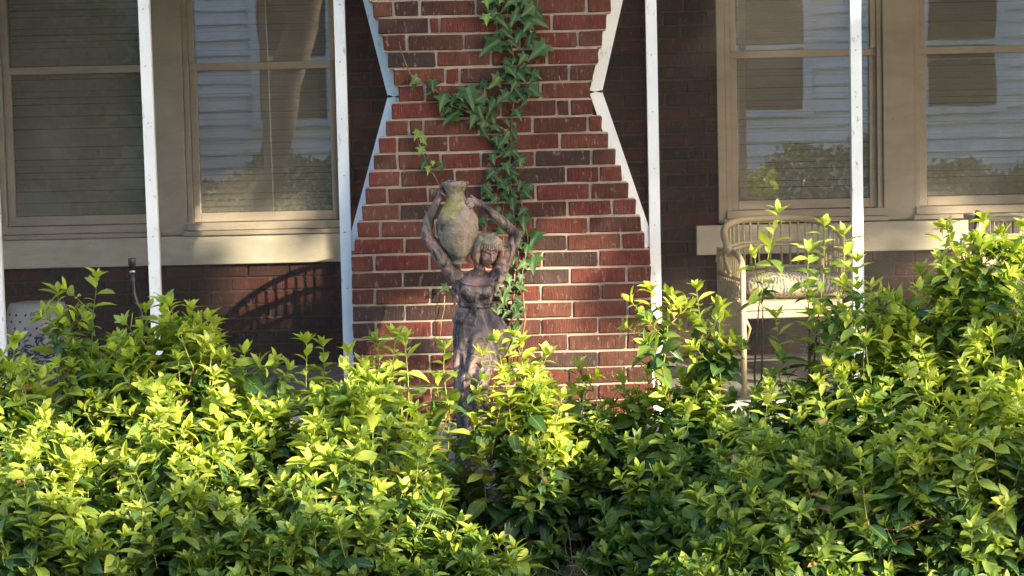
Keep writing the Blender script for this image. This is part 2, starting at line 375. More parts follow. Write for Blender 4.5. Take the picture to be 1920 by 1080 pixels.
# pillar: courses with joints read from the photograph (photo pixels, at each course's height)
def c2(*a): return [630 + q / 3 for q in a]
def c3(*a): return [630 + q / 2.842 for q in a]
rows = [c2(200, 325, 470, 785, 1100, 1410, 1555), c2(230, 525, 582, 905, 1215, 1528), c2(258, 398, 718, 1030, 1360, 1505),
        c2(283, 563, 872, 1187, 1480), c2(318, 616, 695, 1010, 1312, 1453), c2(345, 500, 840, 1150, 1433), c2(308, 600, 932, 1240, 1314, 1452),
        c2(272, 410, 490, 805, 1107, 1418, 1500), c2(235, 345, 632, 940, 1260, 1540), c2(205, 346, 590, 817, 1118, 1437, 1580),
        c2(177, 362, 670, 985, 1297, 1480, 1615), c3(150, 275, 492, 775, 1066, 1356, 1565), c3(132, 340, 630, 935, 1235, 1472, 1605),
        c3(108, 236, 530, 800, 1060, 1345, 1630), c3(90, 366, 650, 940, 1232, 1523, 1652), c3(75, 203, 500, 800, 1100, 1400, 1680),
        c3(76, 357, 650, 955, 1248, 1550, 1685), c3(78, 206, 502, 800, 1092, 1410, 1686), c3(80, 370, 660, 960, 1262, 1555, 1687),
        c3(83, 212, 510, 800, 1097, 1398, 1690), c3(84, 370, 660, 958, 1240, 1548, 1692), c3(86, 206, 502, 800, 1100, 1398, 1693),
        c3(88, 370, 660, 958, 1240, 1548, 1694), c3(90, 212, 510, 800, 1097, 1398, 1696), c3(92, 370, 660, 958, 1240, 1548, 1697)]
pil = thing('brick_pillar', 'hourglass-shaped red brick pillar with stepped edges carrying the ivy, in the middle of the porch', 'pillar', (P(935, 700, 0).x, .2, FLOOR))
offp = Vector(pil.location)
core = MB(); left_pts = []; right_pts = []
def course(i, xs_):
    ztop = ZM0 - .0677 * (i - 1) - .004; zb = ztop - .0677 + .009; zc = (ztop + zb) / 2
    if zb < FLOOR + .002: return
    for a, b in zip(xs_[:-1], xs_[1:]):
        put_brick(pil, a + .0045, b - .0045, zc, 0, offp)
    core.box((xs_[0] + .007, .0075, zb - .0048), (xs_[-1] - .007, .395, ztop + .0048))
    left_pts.append((xs_[0], zc)); right_pts.append((xs_[-1], zc))
for k in range(6, 0, -1):                       # the widening courses above the picture
    w0 = P(rows[0][0], 10, 0).x - .021 * k; w1 = P(rows[0][-1], 10, 0).x + .021 * k
    n = 5 + k % 2; xs_ = [w0] + [w0 + (w1 - w0) * (j + (.5 if k % 2 else 0)) / n for j in range(1, n)] + [w1]
    course(-k, xs_)
for i, r_ in enumerate(rows):
    pyc = 13 + 31.65 * i
    xs_ = [P(q, pyc, 0).x for q in r_]
    course(i, xs_)
core.build('mortar_joints', M['mortar'], pil, True)
# ------------------------------------------------------------------ house wall behind the porch
house = thing('brick_house', 'dark red brick house wall with beige trimmed windows, behind the porch screens', 'house', (0, YB, FLOOR))
offh = Vector(house.location)
def zb_(px, py): return P(px, py, YB).z
def xb_(px, py=250): return P(px, py, YB).x
# openings (x0, x1, z0, z1) for the two window groups
gl0, gl1 = xb_(-330), xb_(634); gr0, gr1 = xb_(1345), xb_(2120)
zsl = zb_(320, 497); zsr = zb_(1600, 471)       # underside of the cream sill boards
zst = zb_(320, 443)
ZS0 = (zsl + zsr) / 2; ZTOP = FLOOR + 2.3
op = [(gl0, gl1, ZS0, ZTOP), (gr0, gr1, ZS0, ZTOP)]
nb = 0; jv = []; jf = []; jr = []
cand = []
z = FLOOR + .0677 / 2; ci = 0
# line the wall's courses up so that a joint sits right under the sill
zoff = (ZS0 - FLOOR) % .0677
z = FLOOR + zoff - .0677 / 2
while z < FLOOR + 2.6:
    x = -5.2 + (.105 if ci % 2 else 0) + random.uniform(-.01, .01)
    while x < 5.2:
        a, b = x, x + .201
        for (o0, o1, oz0, oz1) in op:
            if oz0 - .01 < z < oz1:
                if a < o0 < b: b = o0
                elif a < o1 < b: a = o1
                elif a >= o0 and b <= o1: a = b = 0
        if b - a > .03: cand.append((a, b, z))
        x += .210 + random.uniform(-.002, .002)
    z += .0677; ci += 1
def vis_score(c):
    px, py, d = toPx(((c[0] + c[1]) / 2, YB, c[2]))
    if px < -40 or px > 1960 or py < -30 or py > 800: return 0
    s_ = 1
    if 655 < px < 1225 and py > 150: s_ = 0.0
    if 715 < px < 1140: s_ = 0.0
    if py > 660: s_ = min(s_, .2)
    return s_ * (2 if px < 660 or px > 1100 else 1) * (1 + (b - a))
cand.sort(key=lambda c: -vis_score(c))
nvis = 0
for i, (a, b, z) in enumerate(cand):
    if i < 300 and vis_score((a, b, z)) > 0:
        put_brick(house, a, b, z, YB, offh, 'brick_shaded'); nvis += 1
    else:
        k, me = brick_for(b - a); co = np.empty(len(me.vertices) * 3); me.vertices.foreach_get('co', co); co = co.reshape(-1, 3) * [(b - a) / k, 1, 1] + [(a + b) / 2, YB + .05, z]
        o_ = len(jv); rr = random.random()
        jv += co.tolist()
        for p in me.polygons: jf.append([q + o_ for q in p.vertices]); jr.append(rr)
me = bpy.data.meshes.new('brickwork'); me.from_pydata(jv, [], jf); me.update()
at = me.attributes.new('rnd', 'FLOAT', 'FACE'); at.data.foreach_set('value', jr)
tag(obj('brickwork', me, M['brick_shaded'], house, True), kind='stuff')
mb = MB(); yb0, yb1 = YB + .008, YB + .10
mb.box((-5.2, yb0, FLOOR - .05), (5.2, yb1, ZS0))
for a, b in ((-5.2, gl0), (gl1, gr0), (gr1, 5.2)): mb.box((a, yb0, ZS0), (b, yb1, ZTOP))
mb.box((-5.2, yb0, ZTOP), (5.2, yb1, FLOOR + 2.6))
mb.build('mortar_joints', M['mortar_shaded'], house, True)
# interior room so that the windows look into dark rooms
mb = MB()
for a, b in (((-5.2, 4.5, FLOOR), (5.2, 4.6, 3.2)), ((-5.3, YB + .11, FLOOR), (-5.2, 4.5, 3.2)), ((5.2, YB + .11, FLOOR), (5.3, 4.5, 3.2)), ((-5.2, YB + .11, 3.2), (5.2, 4.6, 3.3)), ((-5.2, YB + .11, FLOOR - .1), (5.2, 4.6, FLOOR))): mb.box(a, b)
mb.build('interior_wall', M['dark'], house, True)
# porch slab, ceiling, roof
mb = MB(); mb.box((-5.3, -.22, FLOOR - .5), (5.3, YB + .1, FLOOR), .008); mb.build('porch_floor', M['slab'], house, True)
mb = MB(); mb.box((-5.3, -.35, FLOOR + 2.62), (5.3, YB + .1, FLOOR + 2.68)); mb.build('porch_ceiling', M['ceil'], house, True)
mb = MB(); mb.box((-5.3, .02, FLOOR + 2.3), (5.3, .35, FLOOR + 2.619), .005); mb.build('porch_beam', M['white'], house, True)
mb = MB(); v = [(-5.6, -.6, FLOOR + 2.69), (5.6, -.6, FLOOR + 2.69), (5.6, 6, FLOOR + 4.6), (-5.6, 6, FLOOR + 4.6), (-5.6, -.6, FLOOR + 2.8), (5.6, -.6, FLOOR + 2.8), (5.6, 6, FLOOR + 4.75), (-5.6, 6, FLOOR + 4.75)]
mb.add(v, [(0, 3, 2, 1), (4, 5, 6, 7), (0, 1, 5, 4), (1, 2, 6, 5), (2, 3, 7, 6), (3, 0, 4, 7)]); mb.build('roof', M['roof'], house, True)
for sx in (-5.3, 5.2):
    mb = MB(); mb.box((sx, .1, FLOOR + .001), (sx + .1, YB, FLOOR + 2.3)); mb.build('porch_side_wall', M['siding'], house, True)
# cream sill boards and beige apron/mullion boards
for (x0, x1, pxc, pyt, pyb) in ((gl0 - .05, gl1 + .02, 320, 443, 497), (xb_(1305, 450), gr1 + .05, 1612, 416, 471)):
    mb = MB(); mb.box((x0, YB - .035, zb_(pxc, pyb)), (x1, YB - .001, zb_(pxc, pyt)), .003); mb.build('sill_board', M['sill'], house, True)
def window(x0, x1, zs, zt, mr, slat_from=0):
    """sash window: x0..x1 glass width, zs bottom of lower glass, mr centre of the meeting rail"""
    w = bpy.data.objects.new('window', None); COL.objects.link(w); w.parent = house
    w.location = Vector(((x0 + x1) / 2, YB, zs)) - offh; ow = Vector(((x0 + x1) / 2, YB, zs))
    def b(name, mat, boxes, bev=.002):
        m_ = MB()
        for p, q in boxes: m_.box(p, q, bev)
        me_ = m_.mesh(name); o = obj(name, me_, mat, w); o.location = -ow; return o
    s_ = .034
    # outer frame, inner stop, sashes
    b('frame', M['trim'], [((x0 - s_ - .028, YB + .004, zs - .07), (x0 - s_ - .002, YB + .1, zt)), ((x1 + s_ + .002, YB + .004, zs - .07), (x1 + s_ + .028, YB + .1, zt))])
    b('sash', M['trim'], [((x0 - s_, YB + .028, zs - .045), (x0, YB + .062, mr - .018)), ((x1, YB + .028, zs - .045), (x1 + s_, YB + .062, mr - .018)),
                          ((x0 + .0005, YB + .028, zs - .045), (x1 - .0005, YB + .062, zs)), ((x0 - s_, YB + .024, mr - .0175), (x1 + s_, YB + .060, mr + .018))])
    b('sash', M['trim'], [((x0 - s_, YB + .012, mr + .0185), (x0 - .006, YB + .05, zt)), ((x1 + .006, YB + .012, mr + .0185), (x1 + s_, YB + .05, zt))])
    b('sill', M['trim'], [((x0 - s_ - .03, YB - .03, zs - .085), (x1 + s_ + .03, YB + .03, zs - .0475)), ((x0 - s_ - .045, YB - .05, zst + .0015), (x1 + s_ + .045, YB + .03, zs - .0875))])
    for nm, a_, c_, yy in (('pane', zs - .002, mr - .016, YB + .05), ('pane', mr + .017, zt, YB + .042)):
        m_ = MB(); m_.add([(x0 - .008, yy, a_), (x1 + .008, yy, a_), (x1 + .008, yy, c_), (x0 - .008, yy, c_)], [(0, 1, 2, 3)])
        o = obj(nm, m_.mesh('pane'), M['glass'], w); o.location = -ow
    zz = zs + slat_from; k = 0
    m_ = MB(); hw = .0145
    m_.add([(x0 - .004, -.010, -hw), (x1 + .004, -.010, -hw), (x1 + .004, .0, 0), (x0 - .004, 0, 0), (x1 + .004, .009, hw), (x0 - .004, .009, hw),
            (x0 - .004, -.0085, -hw), (x1 + .004, -.0085, -hw), (x1 + .004, .0015, 0), (x0 - .004, .0015, 0), (x1 + .004, .0105, hw), (x0 - .004, .0105, hw)],
           [(0, 1, 2, 3), (3, 2, 4, 5), (7, 6, 9, 8), (8, 9, 11, 10), (0, 6, 7, 1), (4, 10, 11, 5)])
    sm_ = m_.mesh('slat'); sm_.materials.append(M['blind'])
    while zz < zt:
        o = bpy.data.objects.new('slat', sm_); COL.objects.link(o); o.parent = w
        o.location = Vector((0, YB + .105, zz + .016)) - ow; o.rotation_euler = (0, random.uniform(-.0015, .0015), 0)
        zz += .0315
    return w
zsL = zb_(320, 397); mrL = zb_(320, 127); zsR = zb_(1600, 377); mrR = zb_(1600, 98)
zs_ = (zsL + zsR) / 2; mr_ = (mrL + mrR) / 2
wins = [(xb_(20), xb_(268)), (xb_(370), xb_(619)), (xb_(1384), xb_(1632)), (xb_(1739), xb_(1987)), (xb_(-330), xb_(-82))]
wl = ['window behind the leftmost white batten, its blind showing through', 'window with a leaning tree trunk mirrored in its glass', 'window beside the dark brick, pale siding mirrored in its glass', 'window at the right edge of the picture', None]
for (a, b), l_ in zip(wins, wl):
    w_ = window(a, b, zs_, ZTOP, mr_)
    if l_: w_['label'] = l_
def board(x0, x1, z0=None, z1=ZTOP, y0=-.012):
    mb = MB(); mb.box((x0, YB + y0, zst + .003 if z0 is None else z0), (x1, YB + .09, z1), .003); mb.build('mullion_board', M['trim'], house, True)
g = .064
board(wins[4][1] + g, wins[0][0] - g); board(wins[0][1] + g, wins[1][0] - g); board(wins[2][1] + g, wins[3][0] - g)
board(wins[1][1] + .036 + .03, max(gl1, wins[1][1] + .08)); board(gr0, wins[2][0] - g)
# ------------------------------------------------------------------ porch screens with white battens
YS = .12
def batten(mb, p0, p1, w=.052, y0=YS, th=.03):
    p0 = Vector(p0); p1 = Vector(p1); d = (p1 - p0).normalized(); n = Vector((d.z, 0, -d.x)) * (w / 2)
    vs = [p0 + n, p0 - n, p1 - n, p1 + n]
    a = [(v.x, y0, v.z) for v in vs]; b_ = [(v.x, y0 + th, v.z) for v in vs]
    mb.add(a + b_, [(0, 1, 2, 3), (7, 6, 5, 4), (0, 4, 5, 1), (1, 5, 6, 2), (2, 6, 7, 3), (3, 7, 4, 0)])
def scr(label, posts, side, diag, x_in, x_out):
    fr = thing('screen_frame', label, 'porch screen', (P(posts[0], 700, YS).x, YS, FLOOR), group='white framed porch screens')
    ztop = FLOOR + 2.3
    for px in posts:
        x = P(px, 330, YS).x; dx = -.012 if px < 400 else 0
        mb = MB(); batten(mb, (x + dx * -1 * 0, 0, FLOOR), (x + dx, 0, ztop), .044, YS - .012, .045); mb.build('post', M['white'], fr, True); sc_ = MB(); [sc_.tube([(x + dx * zq / ztop + random.uniform(-.006, .006), YS - .0135, FLOOR + zq), (x + dx * zq / ztop, YS - .009, FLOOR + zq)], .0034, 6) for zq in np.arange(.09, 2.2, .23)]; tag(sc_.build('screw_head', M['steel'], fr, True), kind='stuff')
    for a, b in diag:
        mb = MB(); batten(mb, P(*a, YS), P(*b, YS), .050, YS - .004, .03); mb.build('diagonal_batten', M['white'], fr, True)
    mb = MB(); xa, xb = sorted((x_in, x_out)); mb.box((xa, YS - .005, FLOOR + .001), (xb, YS + .03, FLOOR + .05), .002); mb.build('bottom_rail', M['slab'], fr, True)
    return fr
f1 = scr('white screen frame left of the brick pillar, its battens before the beige windows', [-12, 285, 645], -1,
         [((668, -96), (739, 181)), ((739, 181), (661, 470))], P(642, 780, YS).x, -5.2)
f2 = scr('white screen frame right of the brick pillar, its battens before the wicker chairs', [1226, 1607, 1990], 1,
         [((1178, -96), (1117, 172)), ((1117, 172), (1217, 462))], P(1226, 780, YS).x, 5.2)
def sheet(fr, pts):
    mb = MB(); mb.add([(p[0], YS + .012, p[1]) for p in pts], [tuple(range(len(pts)))]); return mb.build('screen_mesh', M['screen'], fr, True)
q = lambda px, py: (P(px, py, YS).x, P(px, py, YS).z)
zt_ = FLOOR + 2.3
sheet(f1, [(-5.2, FLOOR + .03), (q(655, 780)[0], FLOOR + .03), q(661, 470), q(739, 181), (q(655, -150)[0], zt_), (-5.2, zt_)])
sheet(f2, [(5.2, FLOOR + .03), (5.2, zt_), (q(1190, -150)[0], zt_), q(1117, 172), q(1217, 462), (q(1222, 780)[0], FLOOR + .03)])

# ------------------------------------------------------------------ leaves
def leaf_template(kind, fold=.18, curl=.25, twist=0):
    """unit leaf along +Y, width along X, normal +Z; returns verts, faces, uvs per vert"""
    t = [0, .22, .5, .78, 1.0]
    hw = {'oval': [0, .165, .24, .165, 0], 'narrow': [0, .12, .17, .115, 0], 'wide': [0, .19, .26, .165, 0]}[kind]
    vs = [(0, 0, 0)]; uv = [(.5, 0)]
    for i in (1, 2, 3):
        y = t[i]; zc = -curl * y * y
        tw = twist * y
        for sx in (-1, 0, 1):
            x = sx * hw[i]; z = zc + abs(sx) * hw[i] * fold * 2 + x * tw
            vs.append((x, y, z)); uv.append((.5 + sx * .5 * hw[i] / .24, y))
    vs.append((0, 1, -curl)); uv.append((.5, 1))
    fs = [(0, 2, 1), (0, 3, 2)]
    for r in (0, 1):
        b = 1 + 3 * r; fs += [(b, b + 1, b + 4, b + 3), (b + 1, b + 2, b + 5, b + 4)]
    fs += [(7, 8, 10), (8, 9, 10)]
    return np.array(vs), fs, np.array(uv)
TPL = [leaf_template('oval'), leaf_template('oval', .25, .42, .25), leaf_template('narrow', .3, .1, -.3), leaf_template('wide', .12, .3, .15), leaf_template('oval', .1, -.12, -.15), leaf_template('narrow', .22, .5, .2)]
def tmesh(tp, mat, name='leaf'):
    vs, fs, uv = tp
    me = bpy.data.meshes.new(name); me.from_pydata(vs.tolist(), [], fs); me.materials.append(mat)
    ul = me.uv_layers.new(name='UVMap'); ul.data.foreach_set('uv', np.array([uv[l.vertex_index] for l in me.loops]).ravel())
    me.polygons.foreach_set('use_smooth', [True] * len(fs)); me.update(); return me
LM = {}
def lm(ti, mk):
    if (ti, mk) not in LM: LM[(ti, mk)] = tmesh(TPL[ti], M[mk])
    return LM[(ti, mk)]
class Leaves:
    def __init__(s): s.L = []                   # (pos, dir, nrm, size, template, matkey)
    def add(s, p, d, n, size, ti, mk, wid=1.0): s.L.append((Vector(p), Vector(d).normalized(), Vector(n), size, ti, mk, wid))
def frame_of(d, n):
    x = d.cross(n)
    if x.length < 1e-4: x = d.cross(Vector((.3, .5, .8)))
    x.normalize(); z = x.cross(d).normalized(); return x, d, z
def join_leaves(L, name, parent, tpls=TPL, kind='stuff'):
    keys = sorted({l[5] for l in L}); V = []; F = []; MI = []; UV = []; o = 0
    for (p, d, n, s_, ti, mk, wd) in L:
        vs, fs, uv = tpls[ti]; x, y, z = frame_of(d, n)
        A = np.array([x * s_ * wd, y * s_, z * s_])
        V.append(vs @ A + np.array(p))
        for f in fs:
            F.append([q + o for q in f]); UV += [uv[q] for q in f]
        MI += [keys.index(mk)] * len(fs); o += len(vs)
    me = bpy.data.meshes.new(name); me.from_pydata(np.concatenate(V).tolist(), [], F)
    for k in keys: me.materials.append(M[k])
    me.polygons.foreach_set('material_index', MI); me.polygons.foreach_set('use_smooth', [True] * len(F))
    ul = me.uv_layers.new(name='UVMap'); ul.data.foreach_set('uv', np.array(UV).ravel()); me.update()
    o = obj(name, me, None, parent, True)
    if kind: o['kind'] = kind
    return o
def leaf_objs(L, parent, name='leaf', get=lm):
    off = Vector(parent.location)
    for (p, d, n, s_, ti, mk, wd) in L:
        x, y, z = frame_of(d, n)
        mw = Matrix((x, y, z)).transposed().to_4x4()
        o = bpy.data.objects.new(name, get(ti, mk)); COL.objects.link(o); o.parent = parent
        o.rotation_euler = mw.to_euler(); o.scale = (s_ * wd, s_, s_); o.location = p - off
def rv(s=1): return Vector((random.gauss(0, s), random.gauss(0, s), random.gauss(0, s)))
def shoot(LV, MBs, base, d, L, n, vig, size=.062, woody=None):
    """leafy shoot: base point, direction, length, number of leaves, vigour 0..1 (share of yellow new growth)"""
    d = d.normalized(); pts = [base]; cur = base.copy(); dd = d.copy(); k = 5
    for i in range(k):
        dd = (dd + Vector((0, 0, .06)) + rv(.06)).normalized(); cur = cur + dd * (L / k); pts.append(cur.copy())
    MBs.tube(pts, [.0024 - .0013 * i / k for i in range(k + 1)], 4, False)
    ang = random.uniform(0, 6.28)
    for i in range(n):
        t = (i + .5) / n; f = t * k; j = min(int(f), k - 1); p = pts[j].lerp(pts[j + 1], f - j)
        ax = (pts[j + 1] - pts[j]).normalized()
        ang += 2.4 + random.gauss(0, .25)
        a = ax.orthogonal().normalized(); b = ax.cross(a)
        out = a * math.cos(ang) + b * math.sin(ang)
        el = (1.62 - .75 * t) + random.gauss(0, .24)          # angle from the stem
        ld = ax * math.cos(el) + out * math.sin(el)
        ld = (ld + Vector((0, 0, -.10 * (1 - t)))).normalized()
        s_ = size * (1.28 - .58 * t) * random.uniform(.5, 1.35)
        nr = ax * math.sin(el) - out * math.cos(el) + rv(.22)
        w = t + random.gauss(0, .13)
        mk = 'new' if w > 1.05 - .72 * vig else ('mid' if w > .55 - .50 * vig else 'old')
        if random.random() < .012: mk = 'dead'
        LV.add(p, ld, nr, s_, random.choice((0, 0, 1, 1, 2, 4, 5, 3)), mk, random.uniform(.9, 1.2))
    # tip rosette
    tip = pts[-1]; ax = (pts[-1] - pts[-2]).normalized(); a = ax.orthogonal().normalized(); b = ax.cross(a)
    m_ = random.randint(5, 7)
    for i in range(m_):
        an = ang + i * 2.4; out = a * math.cos(an) + b * math.sin(an); el = .30 + .75 * (m_ - 1 - i) / m_ + random.gauss(0, .1)
        ld = ax * math.cos(el) + out * math.sin(el); nr = ax * math.sin(el) - out * math.cos(el) + rv(.15)
        LV.add(tip, ld, nr, size * (.5 + .3 * (1 - i / m_)) * random.uniform(.8, 1.15), random.choice((1, 2, 4, 5)), 'new' if vig > .35 or random.random() < vig * 1.6 else 'mid', random.uniform(.85, 1.1))
    return pts
def shrub(label, c, rx, ry, h, n, vig, tall=(), seed=0, zlow=.05, size=.074, name='azalea_shrub', lean=0):
    """c = (x, y) of the crown centre, radii, height; tall = extra long shoots as tip points"""
    random.seed(seed); cx, cy = c; z0 = gz(cx, cy); h = h - min(.055, h * .12)
    t_ = thing(name, label, 'shrub', (cx, cy, z0), group='leafy shrubs in the bed before the porch')
    LV = Leaves(); green = MB(); wood = MB(); stems = []
    base = Vector((cx, cy, z0))
    mains = []
    for i in range(16):
        an = random.uniform(0, 6.28); r = random.uniform(.2, .75)
        end = base + Vector((rx * r * math.cos(an), ry * r * math.sin(an), h * random.uniform(.45, .75)))
        st = base + Vector((random.uniform(-.09, .09), random.uniform(-.07, .07), -.03))
        m1 = st.lerp(end, .35) + Vector((0, 0, h * .06)) + rv(.02); m2 = st.lerp(end, .7) + rv(.025)
        wood.tube([st, m1, m2, end], [.0075, .006, .0045, .003], 5, False); mains.append((m1, m2, end))
    for i in range(n):
        u = random.random(); an = random.uniform(0, 2 * math.pi)
        # more shoots on the camera side and top
        if math.sin(an) > .35 and random.random() < .45: an = -an
        rr = math.sqrt(random.random()) * 1.0
        sh = random.choice((1, 1, 1, .93, .85, .74))
        zf = (1 - rr ** 3.0) ** .5
        lump = 1 + .13 * math.sin(an * 3 + seed) + .09 * math.sin(an * 7 + seed * 2) + .06 * math.sin(rr * 9 + an * 2)
        if random.random() < .42:                # skirt of the bush
            rr = random.uniform(.85, 1.03); zf = random.uniform(zlow, .8)
            sh = random.choice((1, .95, .85))
        p = Vector((cx + rx * rr * sh * math.cos(an) * lump + lean * zf, cy + ry * rr * sh * math.sin(an) * lump, z0 + h * zf * sh * (1 + .3 * (lump - 1))))
        p += rv(.015)
        outw = Vector((math.cos(an) * rr / rx, math.sin(an) * rr / ry, .35 + 1.1 * max(zf, .1) / h)).normalized()
        d = (outw * .75 + Vector((0, 0, .75)) + rv(.22)).normalized()
        L = random.uniform(.09, .20) * (.8 + .4 * zf)
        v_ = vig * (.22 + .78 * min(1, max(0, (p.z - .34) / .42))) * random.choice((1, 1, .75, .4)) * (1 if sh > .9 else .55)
        b0 = p - d * L
        if b0.z < gz(b0.x, b0.y) + .01: b0.z = gz(b0.x, b0.y) + .01
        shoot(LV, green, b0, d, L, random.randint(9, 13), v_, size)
        if i % 2 == 0:
            m1, m2, e = random.choice(mains); s0 = min((m2, e), key=lambda q_: (q_ - b0).length)
            mid = s0.lerp(b0, .5) + Vector((0, 0, -.02)) + rv(.015)
            wood.tube([s0, mid, b0], [.0038, .003, .0024], 4, False)
    for (tp, L, nl, v_) in tall:
        d = (Vector((0, 0, 1)) + Vector((random.gauss(0, .18), random.gauss(0, .12), 0))).normalized(); b0 = tp - d * L
        pts = shoot(LV, green, b0, d, L, nl, v_, size * 1.02)
        for q_ in range(0 if .85 < cx < 1.3 or -.65 < cx < .25 else (3 if .5 < cx < .85 else 2)):        # side shoots fan out below the leader
            k_ = random.randint(1, 3); sd0 = pts[k_]; o_ = Vector((random.choice((-1, 1)) * random.uniform(.4, 1), random.uniform(-.7, .3), random.uniform(.3, .8)))
            shoot(LV, green, sd0, o_, random.uniform(.07, .13), random.randint(7, 10), v_ * random.uniform(.5, .95), size * .95)
        m1, m2, e = min(mains, key=lambda q_: (q_[2] - b0).length)
        wood.tube([e, e.lerp(b0, .5) + rv(.01), b0], [.0045, .0036, .0026], 5, False)
    # single leaves: the 300 that show largest
    def score(l):
        p = l[0] + l[1] * l[3] * .5; px, py, dep = toPx(p)
        if not (-20 < px < 1940 and 380 < py < 1095): return -1
        x, y, z = frame_of(l[1], l[2]); vd = (p - CAM).normalized()
        return l[3] * abs(z.dot(vd)) / dep * (1.6 if (p.y - cy) < -ry * .4 or p.z > z0 + h * .8 else .6)
    LV.L.sort(key=lambda l: -score(l))
    vis = [l for l in LV.L[:300] if score(l) > 0]; rest = LV.L[len(vis):]
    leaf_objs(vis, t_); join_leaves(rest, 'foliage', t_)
    wood.build('woody_stems', M['twig'], t_, True)['kind'] = 'stuff'
    green.build('green_shoots', M['greenstem'], t_, True)['kind'] = 'stuff'
    return t_
def T(px, py, Y, L=.22, n=14, v=.95): return (P(px, py, Y), L, n, v)
def Cx(px, Y, py=800): return P(px, py, Y).x
def Hh(px, py, Y): return P(px, py, Y).z - gz(Cx(px, Y), Y)
# back row (left to right), then front row
shrub('bushy yellow-green shrub filling the left edge below the blue and white stool', (Cx(40, -1.45), -1.45), .33, .42, Hh(40, 655, -1.45), 230, .85, [T(20, 640, -1.5, .2, 10)], 1)
shrub('shrub with two tall shoots rising before the blue and white stool', (Cx(190, -1.2), -1.2), .30, .36, Hh(190, 640, -1.2), 210, .8,
      [T(176, 522, -1.25, .30, 13), T(108, 548, -1.25, .24, 12), T(135, 590, -1.3, .2, 12, .7), T(205, 640, -1.2)], 2)
shrub('rounded shrub under the leftmost white batten with a hanging pale leaf clump', (Cx(335, -1.3), -1.3), .33, .40, Hh(330, 600, -1.3), 250, .95,
      [T(300, 568, -1.35), T(262, 586, -1.4), T(345, 578, -1.3), T(385, 600, -1.35), T(405, 640, -1.3, .26), T(322, 575, -1.45)], 3)
shrub('low dull-green shrub in the dip between two taller shrubs left of the pillar', (Cx(490, -1.25), -1.25), .26, .36, Hh(490, 715, -1.25), 180, .55, [T(515, 690, -1.2, .18, 9, .9), T(450, 665, -1.3, .2)], 4)
shrub('sunlit shrub standing before the left foot of the brick pillar', (Cx(668, -1.35), -1.35), .33, .40, Hh(680, 672, -1.35), 260, .9,
      [T(575, 645, -1.35, .24), T(612, 652, -1.3), T(700, 640, -1.3), T(742, 628, -1.3, .26), T(760, 640, -1.4), T(820, 655, -1.3, .22), T(655, 665, -1.4), T(832, 715, -1.2, .16), T(838, 770, -1.2, .14), T(850, 835, -1.1, .14, 12, .7)], 5)
shrub('narrow bright shrub growing close in front of the statue', (Cx(1002, -1.15), -1.15), .13, .22, Hh(975, 690, -1.15), 155, 1.0,
      [T(935, 640, -1.2, .22, 11), T(962, 630, -1.15, .26), T(905, 668, -1.25, .14, 8), T(900, 745, -1.25, .16, 10), T(893, 800, -1.25, .16, 11, .8), T(950, 720, -1.3, .2), T(915, 860, -1.25, .2, 12, .8), T(930, 700, -1.25, .2), T(925, 760, -1.25, .18), T(915, 830, -1.2, .16, 12, .7), T(1020, 665, -1.15, .2), T(1040, 745, -1.2, .2), T(985, 640, -1.2)], 6, .42)
shrub('small green shrub against the right foot of the brick pillar', (Cx(1130, -.85), -.85), .24, .26, Hh(1130, 735, -.85), 130, .6,
      [T(1065, 690, -.9, .2), T(1160, 715, -.9, .18), T(1205, 705, -.85, .2, 12, .6), T(1245, 715, -.9, .2, 12, .5)], 7, .5)
shrub('dark green shrub between the pillar post and the wicker chair leg', (Cx(1300, -1.15), -1.15), .26, .34, Hh(1300, 690, -1.15), 190, .45,
      [T(1222, 545, -1.2, .30, 18, .8), T(1262, 560, -1.2, .25, 16, .6), T(1300, 542, -1.15, .32, 18, .7), T(1335, 575, -1.2, .28, 16, .6), T(1355, 640, -1.2, .22, 14, .5)], 8)
shrub('shrub with thin open shoots covering the front wicker chair', (Cx(1480, -1.25), -1.25), .30, .36, Hh(1480, 690, -1.25), 200, .5,
      [T(1455, 398, -1.15, .34, 15, .6), T(1405, 480, -1.15, .2, 9, .9), T(1545, 425, -1.15, .30, 13, .55), T(1500, 470, -1.2, .22, 12, .5), T(1583, 440, -1.2, .30, 14, .5),
       T(1540, 560, -1.2, .25, 14, .6), T(1575, 530, -1.25, .28, 16, .6), T(1600, 545, -1.2, .28, 15, .6), T(1440, 600, -1.3, .24), T(1550, 590, -1.3, .3)], 9)
shrub('tall yellow-tipped shrub right of the white batten crossing the chair', (Cx(1690, -1.4), -1.4), .30, .40, Hh(1690, 580, -1.4), 240, .9,
      [T(1640, 500, -1.4, .3, 16), T(1668, 560, -1.4), T(1722, 515, -1.35, .3, 16), T(1760, 555, -1.4), T(1635, 540, -1.5), T(1700, 545, -1.45), T(1590, 590, -1.4, .25, 14, .6)], 10)
shrub('tallest shrub at the right edge, its yellow shoots before the slatted stand', (Cx(1870, -1.45), -1.45), .30, .42, Hh(1870, 500, -1.45), 280, .95,
      [T(1768, 435, -1.4, .3, 16), T(1805, 428, -1.4, .28, 16), T(1850, 415, -1.45, .3, 16), T(1880, 440, -1.4), T(1905, 425, -1.5, .3, 16), T(1780, 480, -1.45), T(1830, 450, -1.5), T(1925, 440, -1.4)], 11)
shrub('yellow-tipped front shrub hanging over the bottom left corner', (Cx(60, -2.05), -2.05), .34, .36, Hh(60, 800, -2.05), 200, .9, [T(70, 790, -2.1, .16, 12)], 12)
shrub('front shrub with starry bright rosettes in the middle of the left half', (Cx(330, -1.95), -1.95), .32, .34, Hh(330, 800, -1.95), 190, .75, [T(300, 785, -2), T(355, 780, -2), T(420, 800, -2)], 13)
